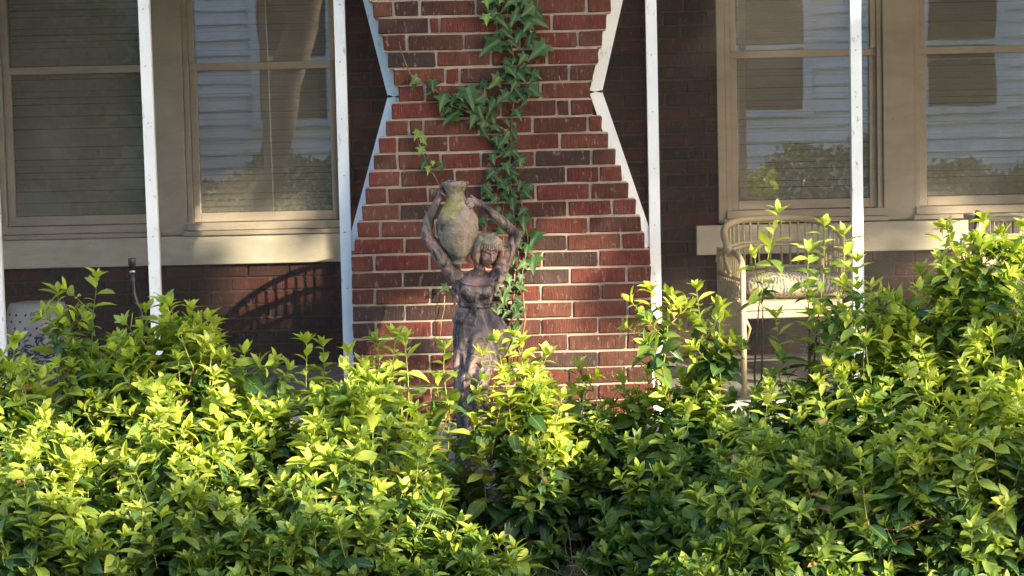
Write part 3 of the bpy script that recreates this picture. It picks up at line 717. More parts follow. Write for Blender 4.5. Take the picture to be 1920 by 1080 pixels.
shrub('front shrub with bright tips left of the bare twiggy gap', (Cx(640, -1.85), -1.85), .31, .34, Hh(660, 800, -1.85), 210, .85, [T(600, 800, -1.9), T(690, 780, -1.85, .2), T(770, 770, -1.85, .2), T(800, 830, -1.9)], 14)
shrub('dark front shrub in the middle of the right half', (Cx(1480, -1.85), -1.85), .36, .36, Hh(1480, 790, -1.85), 230, .45, [T(1440, 760, -1.9), T(1530, 830, -1.9, .15, 12, .9), T(1350, 800, -1.8, .2, 12, .5)], 15)
shrub('bright front shrub hanging over the bottom right corner', (Cx(1810, -1.95), -1.95), .38, .36, Hh(1810, 740, -1.95), 250, .85, [T(1750, 715, -2), T(1840, 720, -2), T(1900, 700, -2)], 16)
shrub('low shrub with a few bright rosettes right of the bare twiggy gap', (Cx(1215, -1.6), -1.6), .20, .22, Hh(1215, 905, -1.6), 90, .75, [T(1190, 885, -1.6, .16, 12, 1), T(1225, 890, -1.65, .16, 12, .9)], 17, .2)
shrub('lowest bright sprigs at the bottom edge below the statue', (Cx(860, -2.0), -2.0), .24, .2, Hh(860, 1010, -2.0), 80, .95, [T(880, 1000, -2, .12, 10), T(930, 1020, -2, .12, 10), T(960, 1030, -2, .12, 10), T(830, 1020, -2, .1, 8, .6)], 18, .1)
shrub('small dull sprigs hiding the feet of the statue', (Cx(850, -.95), -.95), .13, .14, Hh(850, 862, -.95), 40, .4, [], 23, .1)
shrub('low sprigs at the bottom edge near the left corner', (Cx(170, -2.35), -2.35), .22, .2, Hh(170, 1030, -2.35), 70, .95, [T(140, 1015, -2.4, .12, 10), T(205, 1020, -2.4, .12, 10)], 19, .1)
shrub('dark low shrub along the bottom edge left of centre', (Cx(470, -2.15), -2.15), .30, .24, Hh(470, 960, -2.15), 120, .3, [], 20, .1)
shrub('dark low shrub along the bottom edge right of centre', (Cx(1390, -2.1), -2.1), .27, .24, Hh(1330, 985, -2.1), 120, .35, [], 21, .1)
random.seed(99)
# ------------------------------------------------------------------ ivy
def ivy_template(seed):
    r = random.Random(seed)
    # five-lobed outline (x, y) with the stalk at the origin and the tip at +Y
    out = [(0, .0), (.15, -.15), (.38, -.12), (.24, .09), (.56, .30), (.27, .37), (.18, .50), (.09, .78), (0, 1.0)]
    R_ = [(x * r.uniform(.9, 1.1), y + r.uniform(-.03, .03)) for x, y in out[1:-1]]
    L_ = [(-x * r.uniform(.9, 1.1), y + r.uniform(-.03, .03)) for x, y in out[1:-1]]
    vs = [(0, .18, .014), (0, 0, 0)] + [(x, y, -.09 * (x * x + (y - .2) ** 2) + r.uniform(-.02, .02)) for x, y in R_] + [(0, 1, -.16)] + [(x, y, -.09 * (x * x + (y - .2) ** 2) + r.uniform(-.02, .02)) for x, y in reversed(L_)]
    vs.append((0, .55, .02)); n = len(vs) - 2
    fs = []
    ring = list(range(1, n + 1))
    for i in range(n):
        a, b = ring[i], ring[(i + 1) % n]; fs.append((0, a, b))
    uv = [(.5 + v[0] * .5, v[1]) for v in vs[:-1]]
    return np.array(vs[:-1]), fs, np.array(uv)
IV = [ivy_template(i) for i in range(5)]; IM = {}
def im_(ti, mk):
    if (ti, mk) not in IM: IM[(ti, mk)] = tmesh(IV[ti], M[mk])
    return IM[(ti, mk)]
def ivy_leaf_mesh(L, parent): leaf_objs(L, parent, 'leaf', im_)
a2 = [(905,15,35),(870,100,75),(1030,45,70),(1125,110,90),(1130,60,45),(960,185,50),(1030,200,55),(1090,215,50),(870,260,72),(975,280,52),(1140,285,80),(1050,330,38),(985,400,58),(1130,420,44),(895,460,58),(1050,370,28),(1000,480,44),(1040,430,38),(950,540,54),(1035,530,44),(1120,515,54),(1025,640,38),(755,545,75),(820,590,44),(600,570,58),(660,560,38),(545,480,44),(440,455,38),(880,590,48),(640,665,60),(780,660,54),(885,665,50),(830,710,52),(965,690,32),(840,750,42),(900,720,38),(1005,755,36),(935,800,48),(905,790,32),(1000,800,28),(1010,860,38),(960,870,28),(885,895,42),(1040,910,42),(965,945,42),(1040,915,32),(875,985,38),(1000,990,32),(950,1040,42),(1035,1045,38),(1080,1060,32),(850,1065,38),
      (930,120,50),(1000,110,50),(1075,150,55),(990,240,45),(920,220,45),(1080,60,50),(985,10,45),(1060,5,45),(1100,260,45),(1000,345,35),(1080,400,30),(940,430,35),(980,445,35),(1000,560,30),(920,560,30),(800,560,45),(720,590,40),(700,545,36),(860,640,38),(810,625,36),(1005,700,22),(960,760,30)]
g2 = [(455,760,34),(495,795,28),(475,845,30),(450,740,18),(500,890,28),(490,930,34),(545,920,24),(580,940,32),(520,955,28)]
a4 = [(540,25,40),(680,40,35),(520,130,45),(620,95,40),(725,95,45),(770,145,45),(630,160,40),(560,190,35),(680,210,45),(585,250,32),(740,260,38),(750,320,58),(820,430,85),(810,580,80),(500,320,40),(610,380,40),(650,300,38),(170,135,28),(245,745,38),(700,480,42),(640,640,38),(660,700,38),(740,600,42),(740,740,38),(620,800,50),(560,760,32),(600,860,42),(680,860,32),(700,920,38),(640,900,36),(590,900,32),(700,980,38),(720,1030,32),(660,1040,32),(730,680,32),(560,880,32),
      (600,60,35),(650,120,32),(580,320,40),(690,150,30),(720,400,35),(770,500,45),(690,560,38),(640,760,36),(720,820,30),(610,700,34),(690,1075,30),(700,1110,28),(670,1150,26)]
random.seed(5)
def ivylv(x, y, s_, mk='ivy'):
    p = P(x, y, -.022 - random.uniform(0, .035)); d = Vector((random.uniform(-1.1, 1.1), -.22 - random.uniform(0, .3), -1 + random.uniform(0, .5))).normalized()
    n = Vector((random.gauss(0, .3), -1, random.gauss(.3, .25)))
    sz = s_ / 467 * 1.6 * random.uniform(.8, 1.15)
    return (p - d * sz * .4, d, n, sz, random.randrange(5), mk, random.uniform(.92, 1.12))
iv = thing('ivy_vine', 'dark green ivy climbing the middle of the brick pillar behind the statue', 'ivy', P(950, 640, -.02))
L1 = [ivylv(630 + x / 3, y / 3, s_ / 3 * 1.15) for x, y, s_ in a2] + [ivylv(760 + x * .296, 320 + y * .296, s_ * .296 * 1.15) for x, y, s_ in a4]
L1 += [ivylv(630 + 850 / 3, 5, 12, 'ivynew'), ivylv(630 + 925 / 3, 2, 12, 'ivynew'), ivylv(912, 36, 14, 'ivynew')]
for k in range(75):                              # small leaves tucked behind the large ones
    src = random.choice(a2[:60]) if random.random() < .6 else None
    if src: px, py = 630 + (src[0] + random.gauss(0, 28)) / 3, (src[1] + random.gauss(0, 28)) / 3
    else: src = random.choice(a4); px, py = 760 + (src[0] + random.gauss(0, 26)) * .296, 320 + (src[1] + random.gauss(0, 26)) * .296
    l = ivylv(px, py, random.uniform(9, 14)); L1.append((l[0] + Vector((0, .022, 0)),) + l[1:])
ivy_leaf_mesh(L1, iv)
def vine(mb, pts, r0, r1, y=-.012):
    ps = [P(a, b, y - random.uniform(0, .01)) for a, b in pts]; mb.tube(ps, [r0 + (r1 - r0) * i / (len(ps) - 1) for i in range(len(ps))], 5)
for pts in ([(962, 700), (958, 640), (962, 560), (975, 500), (968, 440), (960, 380), (955, 320), (958, 260), (962, 200), (972, 140), (960, 90), (948, 50), (955, -10)],
            [(968, 690), (985, 600), (978, 520), (990, 450), (978, 380), (968, 330)], [(958, 250), (930, 235), (900, 215), (850, 200), (812, 165), (775, 150), (765, 130), (752, 95), (748, 78)],
            [(970, 130), (985, 80), (1000, 40), (1010, -5)], [(960, 600), (945, 560), (950, 500), (940, 420), (945, 380)], [(905, 215), (925, 190), (950, 180)]):
    m_ = MB(); vine(m_, pts, .0042, .0016); m_.build('stem', M['ivystem'], iv, True)
iv2 = thing('ivy_sprig', 'short pale green ivy sprig on the bricks above the stone jar', 'ivy', P(795, 325, -.02))
ivy_leaf_mesh([ivylv(630 + x / 3, y / 3, s_ / 3 * 1.15, 'ivynew' if y < 860 else random.choice(('ivynew', 'ivy'))) for x, y, s_ in g2], iv2)
m_ = MB(); vine(m_, [(826, 352), (815, 330), (800, 310), (790, 285), (783, 262), (782, 240)], .0025, .0012); m_.build('stem', M['ivystem'], iv2, True)
iv3 = thing('dry_tendril', 'thin bare tan tendril clinging to the bricks at the right side of the upper pillar', 'tendril', P(1052, 160, -.01))
m_ = MB(); vine(m_, [(1048, 142), (1050, 150), (1054, 156), (1057, 165)], .0018, .001); m_.build('stem', M['drytwig'], iv3, True)
iv4 = thing('dry_tendril', 'long thin dry runner hanging down the bricks left of the statue', 'tendril', P(830, 560, -.01))
m_ = MB(); vine(m_, [(834, 555), (833, 580), (828, 600), (826, 625), (822, 650)], .0016, .001); m_.build('stem', M['drytwig'], iv4, True)
# ------------------------------------------------------------------ statue
YT = -.50; SC = (YT - CAM.y) / FPX
def s(px, py, dy=0): return P(px, py, YT + dy)
def add_ball(bm, c, r, rot=None, seg=20):
    q_ = rot or Matrix.Identity(3); r = (r, r, r) if isinstance(r, (int, float)) else r
    m = seg // 2 + 1; c = Vector(c)
    def w(x, y, z): return bm.verts.new(c + q_ @ Vector((x * r[0], y * r[1], z * r[2])))
    rg = [[w(math.sin(math.pi * i / m) * math.cos(2 * math.pi * j / seg), math.sin(math.pi * i / m) * math.sin(2 * math.pi * j / seg), math.cos(math.pi * i / m)) for j in range(seg)] for i in range(1, m)]
    t_, b_ = w(0, 0, 1), w(0, 0, -1)
    for j in range(seg):
        k = (j + 1) % seg; bm.faces.new((t_, rg[0][j], rg[0][k])); bm.faces.new((b_, rg[-1][k], rg[-1][j]))
        for i in range(m - 2): bm.faces.new((rg[i][j], rg[i + 1][j], rg[i + 1][k], rg[i][k]))
def add_caps(bm, pts, rad, seg=14, flat=1):
    m_ = MB(); P2 = []; R2 = []
    for i in range(len(pts) - 1):
        for k in range(5):
            f = k / 5; P2.append(Vector(pts[i]).lerp(Vector(pts[i + 1]), f)); R2.append(rad[i] + (rad[i + 1] - rad[i]) * f)
    P2.append(Vector(pts[-1])); R2.append(rad[-1])
    m_.tube(P2, R2, seg, True, flat)
    vs = [bm.verts.new(v) for v in m_.v]
    for f in m_.f:
        try: bm.faces.new([vs[i] for i in f])
        except ValueError: pass
    add_ball(bm, pts[0], rad[0], seg=14); add_ball(bm, pts[-1], rad[-1], seg=14)
    for i in range(1, len(pts) - 1): add_ball(bm, pts[i], rad[i], seg=14)
bm = bmesh.new()
# torso and gown as one lofted column: (py, left px, right px, depth half, dy)
sec = [(516, 868, 916, .034, .004), (521, 853, 930, .047, .002), (533, 852, 929, .055, -.002), (548, 856, 926, .058, -.004), (560, 859, 922, .054, -.002), (572, 862, 918, .048, 0), (585, 858, 927, .054, 0), (598, 853, 941, .063, 0), (616, 850, 953, .071, .002),
       (634, 849, 956, .074, .004), (655, 850, 949, .070, .002), (680, 853, 930, .064, -.006), (705, 853, 916, .058, -.014), (730, 854, 909, .053, -.020), (760, 857, 909, .050, -.014), (790, 860, 914, .052, -.004), (815, 862, 920, .054, 0), (840, 860, 928, .060, 0), (870, 856, 936, .066, 0), (905, 852, 944, .074, 0), (915, 852, 944, .074, 0)]
NS = 72; rings = []; secpos = []
fine = []
for (a, b_) in zip(sec[:-1], sec[1:]):
    for k in range(4): fine.append(tuple(a[i] + (b_[i] - a[i]) * k / 4 for i in range(5)))
fine.append(sec[-1])
for (py, xl, xr, dp, dy) in fine:
    c = s((xl + xr) / 2, py, dy); hw = (xr - xl) / 2 * SC; ring = []
    ft = max(0, min(1, (py - 590) / 90))          # folds appear below the sash
    for j in range(NS):
        t = 2 * math.pi * j / NS
        sway = (py - 600) * .012
        fold = .0085 * ft * (math.sin(t * 7 + sway * 1.3 + math.sin(py * .02) * 1.2) + .6 * math.sin(t * 13 - sway * 1.9 + 1))
        fold += .003 * (1 - ft) * math.sin(t * 3 + py * .16) * (1 if 540 < py < 590 else .2)
        ex = math.cos(t); ey = math.sin(t)
        ring.append(bm.verts.new(c + Vector((ex * (hw + fold), ey * (dp + fold), 0))))
    rings.append(ring)
for a, b_ in zip(rings[:-1], rings[1:]):
    for j in range(NS): bm.faces.new((a[j], b_[j], b_[(j + 1) % NS], a[(j + 1) % NS]))
bm.faces.new(rings[0][::-1]); bm.faces.new(rings[-1])
# bust, shoulders, neck
add_ball(bm, s(873, 546, -.036), (.030, .026, .030)); add_ball(bm, s(910, 546, -.036), (.030, .026, .030))
add_caps(bm, [s(862, 530, 0), s(924, 528, 0)], [.024, .024])
add_caps(bm, [s(892, 524, .004), s(898, 508, 0), s(903, 490, -.006)], [.028, .0225, .021])
add_caps(bm, [s(870, 524, .006), s(888, 511, .004)], [.018, .014]); add_caps(bm, [s(918, 522, .006), s(900, 510, .004)], [.018, .014])
# sash: rope belt with a knot, and falling ends
belt = []
for j in range(37):
    t = 2 * math.pi * j / 36; belt.append(s(893, 570, 0) + Vector((math.cos(t) * .068, math.sin(t) * .056, -.004 * math.cos(t) - .006 * (math.sin(t) < 0) * abs(math.sin(t)))))
add_caps(bm, belt, [.0055] * 37, 6)
for i in range(5):
    t = i * 1.257; add_ball(bm, s(889, 574, -.060) + Vector((math.cos(t) * .009, 0, math.sin(t) * .009)), .0065, seg=8)
add_ball(bm, s(889, 574, -.064), .006, seg=8)
add_caps(bm, [s(889, 576, -.06), s(893, 592, -.064), s(890, 608, -.07)], [.006, .005, .004], 6)
add_caps(bm, [s(888, 576, -.06), s(881, 590, -.062), s(879, 601, -.066)], [.005, .0045, .004], 6)
# peplum ruffles over both hips and the fold that hangs at the left hip
for i in range(9):
    f = i / 8; x0 = 855 + f * 20; add_caps(bm, [s(860 + f * 16, 580 + 3 * f, -.02 - .03 * f), s(851 + f * 14, 600 + f * 3 + 3 * math.sin(i * 2.4), -.024 - .030 * f)], [.006, .0072 + .0015 * math.sin(i * 3)], 8)
for i in range(0):
    f = i / 5; add_caps(bm, [s(926 - f * 14, 577, -.02 - .03 * f), s(934 - f * 12, 588, -.02 - .04 * f)], [.006, .006], 6)
# gown neckline and draped sleeves
add_caps(bm, [s(856, 524, -.045), s(873, 533, -.060), s(893, 536, -.058), s(912, 533, -.060), s(929, 522, -.045)], [.004] * 5, 6)
add_caps(bm, [s(852, 524, -.01), s(850, 548, -.012), s(853, 572, -.015)], [.012, .009, .005], 8)
add_caps(bm, [s(931, 524, -.01), s(931, 540, -.012), s(928, 552, -.012)], [.011, .009, .006], 8)
# arms: the right one (left in the picture) up to the rim, the left one bent over the head to the jar's neck
ARM1 = [s(856, 522, 0), s(828, 483, -.012), s(800, 440, -.022)]
add_caps(bm, ARM1, [.034, .030, .0225]); add_caps(bm, [s(799, 440, -.022), s(806, 408, -.016), s(823, 372, -.005)], [.021, .0205, .0135])
ARM2 = [s(932, 518, 0), s(952, 478, -.006), s(968, 441, -.014)]
add_caps(bm, ARM2, [.032, .028, .0225]); add_caps(bm, [s(968, 441, -.014), s(941, 414, -.030), s(905, 386, -.042)], [.021, .019, .0125])
def hand(bm, wrist, palm, fingers, thumb, r=.0125):
    add_caps(bm, [wrist, palm], [r, r * 1.05], 10); 
    for f in fingers: add_caps(bm, [palm.lerp(f[0], .35)] + f, [.0065] + [.0062 - .0008 * i for i in range(len(f))], 6)
    add_caps(bm, [palm] + thumb, [.0075, .0065, .0055], 6)
hand(bm, s(823, 372, -.005), s(829, 358, -.012),
     [[s(828, 349, -.028), s(834, 344, -.040), s(841, 347, -.046)], [s(831, 346, -.020), s(838, 341, -.032), s(846, 344, -.040)], [s(833, 345, -.012), s(841, 339, -.020), s(850, 342, -.030)], [s(834, 346, -.002), s(843, 340, -.008), s(851, 341, -.018)]],
     [s(828, 362, -.030), s(835, 368, -.044)])
hand(bm, s(905, 386, -.042), s(894, 379, -.046),
     [[s(886, 374, -.052), s(879, 373, -.052), s(874, 377, -.052)], [s(887, 377, -.050), s(880, 377, -.054), s(874, 381, -.056)], [s(888, 380, -.048), s(882, 382, -.054), s(877, 386, -.058)], [s(890, 383, -.044), s(885, 387, -.052), s(881, 391, -.058)]],
     [s(891, 373, -.036), s(883, 368, -.034)])
# head, turned and bowed towards the lower right of the picture
HC = s(914, 468, -.024)
fw = Vector((.34, -.86, -.40)).normalized(); upv = Vector((.16, -.25, 1)); rt = fw.cross(upv).normalized(); upv = rt.cross(fw).normalized()
HM = Matrix((rt, -fw, upv)).transposed()         # local x = her left.. picture right, y = back, z = up
def h(x, y, z): return HC + HM @ Vector((x, y, z))
add_ball(bm, h(0, 0, .006), (.041, .046, .050), HM, 24)                 # skull
add_ball(bm, h(0, -.012, -.016), (.033, .036, .042), HM, 24)            # face
add_ball(bm, h(0, -.024, -.048), (.015, .014, .012), HM, 12)            # chin
for sx in (-1, 1):
    add_ball(bm, h(sx * .018, -.032, -.020), (.011, .010, .011), HM, 10)   # cheeks
    add_caps(bm, [h(sx * .006, -.047, .008), h(sx * .016, -.045, .011), h(sx * .026, -.036, .007)], [.0035, .0035, .003], 6)  # brow
    add_ball(bm, h(sx * .0155, -.0385, -.002), (.0075, .005, .0055), HM, 10)  # eyeball
    add_caps(bm, [h(sx * .008, -.043, -.001), h(sx * .0155, -.0445, .002), h(sx * .023, -.040, -.001)], [.0018, .0022, .0018], 5)  # upper lid
    add_caps(bm, [h(sx * .005, -.053, -.0205), h(sx * .004, -.050, -.021)], [.0035, .003], 5)  # nostril wing
add_caps(bm, [h(0, -.046, .008), h(0, -.054, -.006), h(0, -.063, -.018)], [.0040, .0045, .0058], 8)   # nose
add_caps(bm, [h(-.011, -.043, -.0315), h(-.004, -.0495, -.0295), h(.004, -.0495, -.0295), h(.011, -.043, -.0315)], [.002, .0032, .0032, .002], 6)
add_caps(bm, [h(-.009, -.043, -.0345), h(0, -.0495, -.0355), h(.009, -.043, -.0345)], [.0022, .0038, .0022], 6)
# hair: cap, fringe and side locks as strands
add_ball(bm, h(-.003, .012, .016), (.050, .050, .046), HM, 24)
for i in range(15):                              # fringe falling over the brow from the crown
    a = -1.25 + 2.5 * i / 14; 
    add_caps(bm, [h(.010 * math.sin(a), -.006, .060), h(.040 * math.sin(a), -.036 * math.cos(a) - .004, .040), h(.046 * math.sin(a), -.044 * math.cos(a) - .003, .026 - .012 * abs(math.sin(a)) + .004 * math.sin(i * 2.3))], [.007, .0075, .005], 7)
for sx, ln in ((-1, .066), (1, .060)):
    for i in range(6):
        y = -.024 + .011 * i
        add_caps(bm, [h(sx * .034, y * .8, .042), h(sx * .050, y, .010), h(sx * .050, y - .002, -.022), h(sx * (.042 - .002 * i), y + .001, -ln + .028 * 0 + .006 * math.sin(i * 2))], [.009, .0105, .010, .0055], 7)
for i in range(6):
    x = -.035 + .014 * i; add_caps(bm, [h(x, .04, .045), h(x * 1.1, .056, .010), h(x, .050, -.035)], [.010, .011, .008], 7)
bmesh.ops.recalc_face_normals(bm, faces=bm.faces[:])
me = bpy.data.meshes.new('tmp'); bm.to_mesh(me); bm.free()
tmp = bpy.data.objects.new('tmp', me); COL.objects.link(tmp)
md = tmp.modifiers.new('r', 'REMESH'); md.mode = 'VOXEL'; md.voxel_size = .0022; md.use_smooth_shade = True
md2 = tmp.modifiers.new('s', 'SMOOTH'); md2.factor = .5; md2.iterations = 1
bpy.context.view_layer.update()
fig = bpy.data.meshes.new_from_object(tmp.evaluated_get(bpy.context.evaluated_depsgraph_get()))
bpy.data.objects.remove(tmp)
co = np.empty(len(fig.vertices) * 3); fig.vertices.foreach_get('co', co); co = co.reshape(-1, 3)
no = np.empty(len(fig.vertices) * 3); fig.vertices.foreach_get('normal', no); no = no.reshape(-1, 3)
hl = (co - np.array(HC)) @ np.array(HM)          # head-local coordinates
# press in the eye sockets and mouth line
fwn = np.array(fw)
for (ex, ey, ez, r_, a_) in ((-.0155, -.045, .0035, .0055, .006), (.0155, -.045, .0035, .0055, .006), (-.009, -.045, -.002, .004, .005), (.009, -.045, -.002, .004, .005), (0, -.047, -.0325, .004, .003)):
    d2 = ((hl[:, 0] - ex) / 1.6) ** 2 + (hl[:, 2] - ez) ** 2 + ((hl[:, 1] - ey) * .5) ** 2
    co -= fwn[None, :] * (a_ * np.exp(-d2 / (2 * r_ ** 2)))[:, None]
# small wear and hair strands
hair = ((hl[:, 2] > .012) | (hl[:, 1] > .0) | (np.abs(hl[:, 0]) > .036)) & (np.linalg.norm(hl, axis=1) < .085) & (hl[:, 2] > -.055)
ang = np.arctan2(hl[:, 0], hl[:, 1] + .01)
co += no * (hair * .0024 * np.sin(ang * 30 + hl[:, 2] * 60))[:, None]
co += no * (.0012 * np.sin(co[:, 0] * 95 + 3 * np.sin(co[:, 2] * 60)) * np.sin(co[:, 2] * 110))[:, None]
fig.vertices.foreach_set('co', co.ravel())
zt = no[:, 2]
lich = np.clip(hair * (.55 + 1.0 * zt), 0, 1)
armup = (co[:, 2] > s(890, 500).z) & (~hair) & (np.linalg.norm(hl, axis=1) > .07)
lich = np.maximum(lich, .25 * armup * np.clip(zt, 0, 1))
a_ = fig.attributes.new('lichen', 'FLOAT', 'POINT'); a_.data.foreach_set('value', lich.astype(np.float32))
pk = np.exp(-(((co[:, 0] - s(893, 528).x) / .035) ** 2 + ((co[:, 2] - s(893, 527).z) / .022) ** 2)) * (no[:, 1] < .2)
pk = np.maximum(pk, .5 * np.exp(-(((co[:, 0] - s(930, 620).x) / .05) ** 2 + ((co[:, 2] - s(925, 620).z) / .03) ** 2)) * (no[:, 1] < .2))
pk = np.maximum(pk, .45 * np.exp(-(((co[:, 0] - s(825, 385).x) / .02) ** 2 + ((co[:, 2] - s(820, 385).z) / .05) ** 2)))
face_ = (hl[:, 1] < -.015) & (hl[:, 2] < .022) & (np.linalg.norm(hl, axis=1) < .08)
pk = np.maximum(pk, .85 * face_)
a_ = fig.attributes.new('pink', 'FLOAT', 'POINT'); a_.data.foreach_set('value', pk.astype(np.float32))
fig.materials.clear(); fig.name = 'figure'
sb = s(912, 985); sb.z = gz(sb.x, sb.y)
st = thing('garden_statue', 'weathered stone statue of a woman carrying a jar on her shoulder, before the brick pillar', 'statue', sb)
obj('figure', fig, M['stone'], st, True)
mb = MB(); prof = [(24, 341), (25.5, 344), (24, 348), (19.5, 353), (17, 360), (16.5, 368), (19, 376), (24, 384), (31, 394), (36, 406), (38.5, 418), (38.5, 430), (36, 444), (31, 458), (24.5, 471), (18, 480), (14.5, 485), (15, 488), (17.5, 490), (18, 494)]
pc = s(858, 418, -.022); lean_ = Vector((-.035, 0, 1)).normalized()
pr = [(r * SC, (418 - py) * SC) for r, py in prof][::-1]
pr += [(21 * SC, pr[-1][1] + .001), (18 * SC, pr[-1][1] - .006), (12 * SC, pr[-1][1] - .03), (2 * SC, pr[-1][1] - .05)]
pr2 = []
for (a, b_) in zip(pr[:-1], pr[1:]):
    for k in range(3): pr2.append((a[0] + (b_[0] - a[0]) * k / 3, a[1] + (b_[1] - a[1]) * k / 3))
pr2.append(pr[-1]); mb.lathe(pr2, pc, 96, lean_); pm = mb.mesh('jar')
from mathutils import noise as mn
for v in pm.vertices:
    d = Vector((v.co.x - pc.x, v.co.y - pc.y, 0))
    if d.length > .005: v.co += d.normalized() * (.0045 * mn.fractal(v.co * 32, 1, 2, 4) + .003 * mn.noise(v.co * 12) - .004 * max(0, mn.noise(v.co * 55 + Vector((3, 1, 7))) - .35))
obj('jar', pm, M['pot'], st, True)
mb = MB(); bz = sb.z; zt_p = s(900, 908).z
bx, by = s(900, 915).x, YT
mb.box((bx - .105, by - .10, bz - .04), (bx + .115, by + .10, bz + .055), .008); mb.box((bx - .085, by - .085, bz + .0555), (bx + .095, by + .085, zt_p + .012), .012)
mb.build('pedestal', M['stone'], st, True)
# ------------------------------------------------------------------ wicker chairs
def make_chair(label, loc, rz, bt=.742, drop=.115):
    c = thing('wicker_chair', label, 'chair', loc, rz, 'wicker armchairs on the porch')
    W2 = .245; D0, D1 = -.25, .24; SH = .40; AH = .615
    w = 'wicker'
    def part(name, fn):
        m_ = MB(); fn(m_); return m_.build(name, M[w], c)
    for sx in (-1, 1):
        part('leg', lambda m: m.tube([(sx * W2, D0, 0), (sx * W2, D0, .2), (sx * W2, D0, AH - .06)], [.0125, .0135, .013], 8))
        part('leg', lambda m: m.tube([(sx * W2 * .98, D1, 0), (sx * W2 * .98, D1, .3), (sx * W2 * .98, D1, AH)], [.0125, .0135, .012], 8))
    part('apron', lambda m: [m.box((-W2, D0 - .008 - .004 * (k % 2), SH - .068 + k * .0345), (W2, D0 + .012, SH - .037 + k * .0345), .004) for k in range(2)])
    for sx in (-1, 1):
        part('side_apron', lambda m: m.box((sx * W2 - .009, D0 + .01, SH - .068), (sx * W2 + .009, D1, SH), .004))
        part('side_skirt', lambda m: m.box((sx * W2 - .005, D0 + .012, SH - .19), (sx * W2 + .005, D1 - .012, SH - .07), .002))
        # arm: round-topped frame, slats above a rail, crossed lattice below
        arch = [(sx * W2, D0, AH - .07)]
        for k in range(11):
            t = math.pi * k / 10; arch.append((sx * W2, -.005 - .245 * math.cos(t) * 1.0, AH - .065 + .065 * math.sin(t) ** .7))
        part('arm_frame', lambda m: m.tube(arch, .0135, 8))
        part('arm_rail', lambda m: m.tube([(sx * W2, D0, .50), (sx * W2, D1, .50)], .009, 6))
        part('lattice', lambda m: [m.tube([(sx * W2, D0 + .02 + k * .042, SH + .0), (sx * W2, min(D1, D0 + .02 + k * .042 + .07), .495)], .0042, 4) for k in range(10)] + [m.tube([(sx * W2 + .005, D0 + .085 + k * .042, SH + .0), (sx * W2 + .005, max(D0, D0 + .085 + k * .042 - .07), .495)], .0042, 4) for k in range(10)])
        for k in range(12):
            y = D0 + .035 + k * .037; zt = AH - .065 + .065 * max(0, 1 - ((y + .005) / .245) ** 2) ** .35
            part('arm_slat', lambda m: m.tube([(sx * W2, y, .50), (sx * W2, y, zt)], .0055, 5))
    def bp(a, z):                                # barrel back: plan curve with splay
        r = math.sin(a); k = 1 + .10 * (z - .5)
        return Vector((.262 * k * (abs(r) ** .8) * (1 if r > 0 else -1), -.02 + .27 * max(-.35, math.cos(a)) * k, z))
    def top(a): return bt - drop * (abs(a) / 1.75) ** 2.6
    A = [-1.75 + 3.5 * i / 28 for i in range(29)]
    part('back_rim', lambda m: m.tube([bp(a, top(a)) for a in A], .0155, 8))
    part('back_rail', lambda m: m.tube([bp(a, top(a) - .105) for a in A], .0075, 6))
    part('back_rail', lambda m: m.tube([bp(a, top(a) - .122) for a in A], .0075, 6))
    part('back_rail', lambda m: m.tube([bp(a, .52) for a in A[3:-3]], .009, 6))
    for sx in (-1, 1):
        part('back_post', lambda m: m.tube([bp(sx * 1.75, top(1.75)), bp(sx * 1.72, AH - .02)], .013, 8))
    for i in range(25):
        a = -1.62 + 3.24 * i / 24
        part('back_slat', lambda m: m.tube([bp(a, .52 if abs(a) < 1.35 else AH - .01), bp(a, top(a))], .0055, 5))
    part('seat', lambda m: m.box((-W2 + .01, D0 + .013, SH - .02), (W2 - .01, D1 - .005, SH + .004), .004))
    def skirtpanel(m):
        m.tube([(-W2 + .012, D0, SH - .07), (-W2 + .03, D0, SH - .11), (-W2 + .012, D0, SH - .17)], .006, 5)
    part('brace', skirtpanel)
    return c
def cushion(label, name, mat, loc, rz, w=.225, d=.215, hgt=.12):
    bm = bmesh.new(); bmesh.ops.create_cube(bm, size=2); bmesh.ops.subdivide_edges(bm, edges=bm.edges[:], cuts=9, use_grid_fill=True)
    for v in bm.verts:
        x, y, z = v.co; e = max(abs(x), abs(y)); f = (1 - e ** 4 * .62)
        px_ = x * (1 - .06 * y * y); py_ = y * (1 - .06 * x * x)
        v.co = Vector((px_ * w, py_ * d, hgt / 2 + z * hgt / 2 * f + .006 * math.sin(x * 5 + y * 3) * f))
    for f in bm.faces: f.smooth = True
    me = bpy.data.meshes.new(name); bm.to_mesh(me); bm.free()
    o = obj(name, me, M[mat]); o.location = loc; o.rotation_euler = (0, 0, rz)
    return tag(o, label, 'cushion')
YC = .98
cp = P(1388, 728, YC - .25); rzc = R(7)
chl = Vector((P(1470, 700, YC).x + .005, YC, FLOOR))
make_chair('cream wicker armchair nearer the pillar, crossed by the white batten', chl, rzc)
cushion('beige floral cushion on the wicker chair nearer the pillar', 'seat_cushion', 'cushion', chl + Vector((0, -.01, .405)), rzc)
chl2 = Vector((P(1905, 700, YC + .1).x, YC - .05, FLOOR))
make_chair('low-backed shaded wicker armchair at the right edge, half hidden by the tallest shrub', chl2, R(3), .635, .03)
cushion('dark floral cushion on the wicker chair at the right edge', 'seat_cushion', 'cushion2', chl2 + Vector((0, -.01, .405)), R(3))
make_chair('wicker armchair behind the brick pillar, only its slatted shadow showing left of the pillar', Vector((-.43, 1.62, FLOOR)), R(-6))
